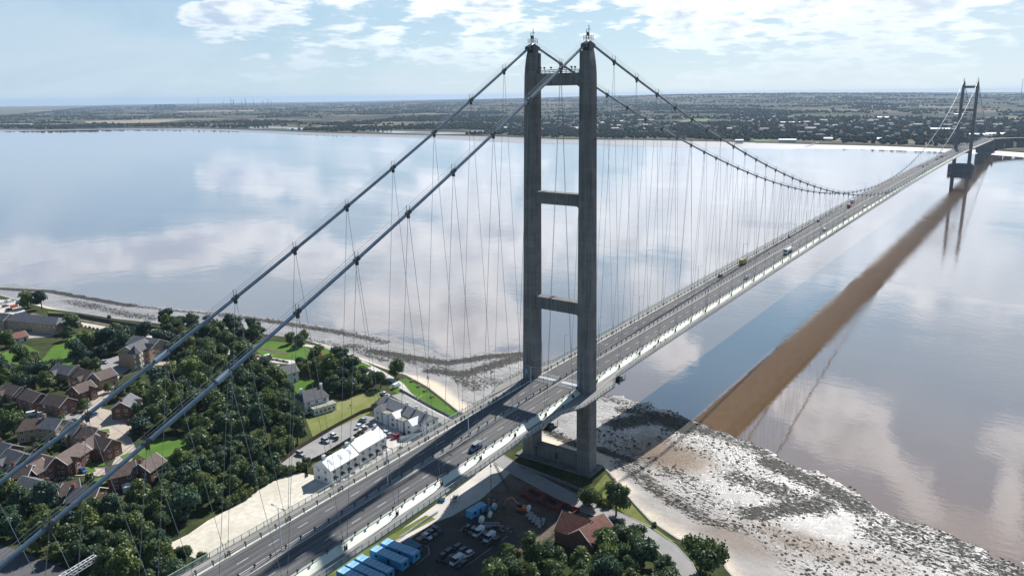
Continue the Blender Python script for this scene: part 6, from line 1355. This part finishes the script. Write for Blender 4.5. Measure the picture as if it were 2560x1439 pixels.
def people():
    PM = [person_mesh(0), person_mesh(1)]; skin = mat('skin', (.45, .28, .20), .6)
    def person(p, rz, top, leg, lab, i=0):
        me = PM[i].copy(); me.materials.clear()
        for m in (mat(*top), mat(*leg), skin): me.materials.append(m)
        for f in me.polygons: z = f.center.z; f.material_index = 0 if .92 < z < 1.47 else (1 if z <= .92 else 2)
        o = link('person', me); o.location = p; o.rotation_euler = (0, 0, rz); tag(o, lab, 'person')
    W_, B_, R_, N_, G_ = ('white_cloth', (.6, .6, .6)), ('black_cloth', (.02, .02, .025)), ('red_cloth', (.35, .03, .03)), ('navy_cloth', (.03, .05, .12)), ('grey_cloth', (.15, .16, .17))
    def walk(px, py, s, top, leg, lab, i=1, rz=0):
        z = 36.0; p = at(px, py, z)
        for _ in range(20): p = at(px, py, zA(p.x)-.2)
        person((p.x, -12.9, zA(p.x)-.26), rz, top, leg, lab, i)
    walk(1316, 1080, 1, B_, N_, 'person in dark clothes walking on the near walkway by the beam shadow'); walk(1320, 1079, 1, W_, N_, 'person in a white top and dark trousers walking beside a darker one near the tower')
    walk(1400, 1020, 1, B_, B_, 'person in black on the walkway between the fairing and the near tower', 0)
    walk(1602, 866, 1, R_, N_, 'person in a red jacket at the foot of the kerb lamp post beyond the tower', 0); walk(1607, 864, 1, N_, B_, 'person in navy just beyond the one in the red jacket', 1)
    for i, (px, py) in enumerate([(1647, 860), (1660, 853), (2078, 583), (2083, 579), (2089, 576)]): walk(px, py, 1, (B_, G_)[i % 2], B_, ['person in black on the walkway beyond the kerb lamp post, first of two', 'person in grey on the walkway beyond the kerb lamp post, second of two', 'tiny person in black leading three walkers in mid span', 'tiny person in grey in the middle of three walkers in mid span', 'tiny person in black last of three walkers in mid span'][i])
    for px, py, t, l, lab in [(829, 873, R_, B_, 'person in red standing on the sand below the shore lawn'), (1068, 948, N_, G_, 'person in navy standing on the sand beside another below the green'), (1072, 949, W_, B_, 'person in white standing on the sand beside another below the green'), (876, 1018, B_, B_, 'person in black standing in the paddock')]:
        z = 2.4 if py != 1018 else ZL+.1; p = at(px, py, z); person((p.x, p.y, z), 1, t, l, lab, 0)
people()

# ------------------------------------------------------------------ planting
def single(px, py, rpx, k, lab, zc=9.5, hs=1.0, cat='tree', grp=None):
    p = at(px, py, zc); r = rpx/FPX*(p-CP).length
    if p.x > float(xl(p.y))-.5: p.x = float(xl(p.y))-1.0
    TREES.append((p.x, p.y, r)); return tree(p.x, p.y, r, k, lab, cat, grp, hs=hs)
singles = [(68, 756, 17, 1, 'round dark tree on the beach edge, left of its pair'), (103, 760, 17, 4, 'dark tree on the beach edge, right of its pair'), (181, 815, 19, 1, 'dark tree at the right end of the long office block'), (168, 836, 14, 0, 'small round tree in front of the office block corner'), (988, 927, 22, 0, 'lone round tree where the promenade meets the beach'),
 (706, 938, 15, 2, 'dark tree standing before the white house with the grey roof'), (725, 845, 14, 1, 'windswept tree on the playing green, left of two'), (750, 852, 15, 0, 'windswept tree on the playing green, right of two'), (525, 810, 15, 4, 'flat topped dark pine by the shore under the upper cable'), (415, 803, 18, 4, 'tall dark pine left of the upper cable by the shore'),
 (590, 822, 18, 4, 'dark pine right of the upper cable by the shore'), (1474, 1243, 27, 6, 'slender tree behind the red roofed hall, left of its pair'), (1541, 1262, 34, 4, 'dark round tree behind the red roofed hall, right of its pair'), (1752, 1408, 52, 2, 'large dark spreading tree at the bottom edge beside the slipway'), (88, 1098, 8, 7, 'small conical conifer in a garden under the upper cable'),
 (34, 1065, 28, 2, 'big dark tree at the left edge below the estate close'), (118, 960, 20, 5, 'pale green tree behind the lone square brick house'), (205, 1008, 12, 5, 'pale young tree beside the lone square brick house'), (302, 978, 15, 1, 'tree at the estate road above the grey roofed house'), (270, 965, 11, 5, 'small pale tree right of the gabled buff house'),
 (505, 1402, 20, 0, 'tree at the lower corner of the gravel yard beside the deck'), (462, 1390, 22, 4, 'darker tree left of the gravel yard corner'), (1690, 1436, 16, 0, 'tree at the bottom edge left of the large spreading one')]
for px, py, r, k, lab in singles: single(px, py, r, k, lab, zc=8.5 if r < 30 else 9, cat='tree')
for px, py, r, lab in [(1635, 1309, 8, 'small dark bush on the verge by the beach wall'), (282, 789, 5, 'small bush alone on the grass strip by the sand'), (840, 1094, 7, 'round bush beside the white car in the residents car park'), (1000, 1118, 6, 'flowering bush at the end of the white cottages'), (205, 1160, 6, 'yellow flowering shrub by the brown roofed house door'), (120, 1122, 9, 'garden shrub behind the tall brick house'), (142, 1112, 8, 'garden shrub by the two pale garden rooms')]: single(px, py, r, 8 if 'yellow' not in lab else 9, lab, zc=6, cat='bush')
wood([(330, 1010), (345, 975), (400, 955), (430, 905), (440, 855), (500, 842), (560, 838), (620, 848), (640, 870), (600, 878), (600, 892), (680, 915), (720, 935), (735, 960), (720, 1000), (745, 1050), (778, 1100), (768, 1150), (740, 1172), (690, 1188), (640, 1213), (590, 1250), (540, 1278), (480, 1300), (400, 1330), (385, 1230), (385, 1160), (420, 1150), (480, 1140), (495, 1112), (470, 1088), (420, 1082), (380, 1085), (345, 1105), (332, 1070)], 'dense broadleaf tree in the wood between the estate and the gravel yard', 'trees of the big wood', kinds=(0, 1, 2, 3, 4, 6, 0, 3, 5), rmin=2.8, rmax=6.0, tries=9000)
wood([(-40, 1215), (60, 1230), (120, 1240), (190, 1270), (265, 1262), (330, 1222), (385, 1230), (410, 1300), (430, 1345), (470, 1380), (520, 1410), (450, 1470), (300, 1470), (235, 1395), (160, 1400), (140, 1450), (-40, 1400)], 'broadleaf tree in the wood along the lower left edge', 'trees of the lower left wood', kinds=(0, 3, 6, 1, 5, 4))
wood([(-40, 835), (40, 842), (58, 872), (92, 895), (150, 880), (158, 838), (232, 830), (245, 880), (240, 912), (160, 905), (140, 925), (110, 968), (40, 950), (-40, 960)], 'dark tree in the park wood at the upper left', 'trees of the park wood', kinds=(0, 1, 2, 4))
wood([(236, 832), (275, 820), (372, 815), (378, 838), (325, 845), (300, 870), (292, 900), (240, 885)], 'dark tree between the park lawn and the apartment block', 'trees by the apartment block', kinds=(2, 4, 0))
wood([(396, 800), (475, 796), (520, 815), (560, 812), (640, 812), (660, 835), (640, 850), (560, 840), (480, 845), (435, 850), (390, 838)], 'pine or broadleaf tree in the belt along the shore', 'trees of the shore belt', kinds=(4, 2, 0))
wood([(742, 905), (800, 892), (850, 890), (900, 903), (935, 932), (955, 955), (945, 985), (880, 985), (835, 962), (800, 945), (755, 940)], 'dark tree in the grove between the villa and the promenade', 'trees of the villa grove', kinds=(2, 4, 0))
wood([(1040, 1460), (1085, 1425), (1150, 1440), (1190, 1405), (1235, 1368), (1262, 1345), (1300, 1345), (1345, 1368), (1375, 1358), (1400, 1390), (1440, 1385), (1500, 1345), (1545, 1316), (1590, 1320), (1640, 1352), (1668, 1400), (1680, 1500), (1040, 1520)], 'leafy tree in the grove along the bottom edge by the hall', 'trees of the bottom grove', rmin=3.2, rmax=5.0, kinds=(0, 3, 6, 1, 5, 2), zc=10)
wood([(690, 848), (770, 838), (775, 880), (740, 885), (690, 870)], 'small tree beside the playing green', 'trees by the playing green', rmin=3, rmax=4, kinds=(0, 4))
def shrubs(poly, lab, grp, n, k=(8, 9), rr=(1.0, 2.2)):
    P = [(q.x, q.y) for q in (at(a, b, 6) for a, b in poly)]; x0, x1 = min(p[0] for p in P), max(p[0] for p in P); y0, y1 = min(p[1] for p in P), max(p[1] for p in P); c = 0
    for _ in range(n*12):
        x, y = RNG.uniform(x0, x1), RNG.uniform(y0, y1)
        if inside(x, y, P) and not blocked(x, y, .8) and not any(math.hypot(x-a, y-b) < r*.7 for a, b, r in TREES): tree(x, y, RNG.uniform(*rr), int(RNG.choice(k)), lab, 'bush', grp); c += 1
        if c >= n: break
shrubs([(560, 1262), (600, 1235), (660, 1200), (720, 1172), (768, 1150), (770, 1165), (735, 1180), (650, 1222), (585, 1268), (540, 1300)], 'low scrubby bush between the wood and the gravel yard', 'scrub by the gravel yard', 60)
shrubs([(0, 925), (120, 900), (350, 930), (330, 1090), (335, 1180), (260, 1230), (0, 1230)], 'garden bush between the houses of the estate', 'garden bushes of the estate', 110, rr=(.9, 2.0))
shrubs([(775, 1150), (880, 1095), (905, 1080), (920, 1085), (830, 1140), (780, 1175)], 'bush in the back gardens of the white cottages', 'back garden bushes', 16, rr=(.7, 1.3))
shrubs([(835, 1200), (900, 1165), (975, 1115), (990, 1120), (910, 1180), (845, 1215)], 'clipped bush in the front gardens of the white cottages', 'front garden bushes', 16, rr=(.6, 1.0))
shrubs([(930, 1020), (985, 1015), (1035, 1050), (1040, 1075), (985, 1062)], 'bush in the yards of the promenade terrace', 'terrace yard bushes', 14, rr=(.6, 1.1))
shrubs([(1240, 1175), (1275, 1180), (1262, 1200), (1225, 1195)], 'low weedy bush beside the crane jib', 'weedy bushes by the crane', 12, rr=(.6, 1.1))
shrubs([(1490, 1215), (1540, 1270), (1600, 1310), (1560, 1330), (1500, 1290)], 'bush between the hall and the beach wall', 'bushes by the hall', 18, rr=(.8, 1.8))
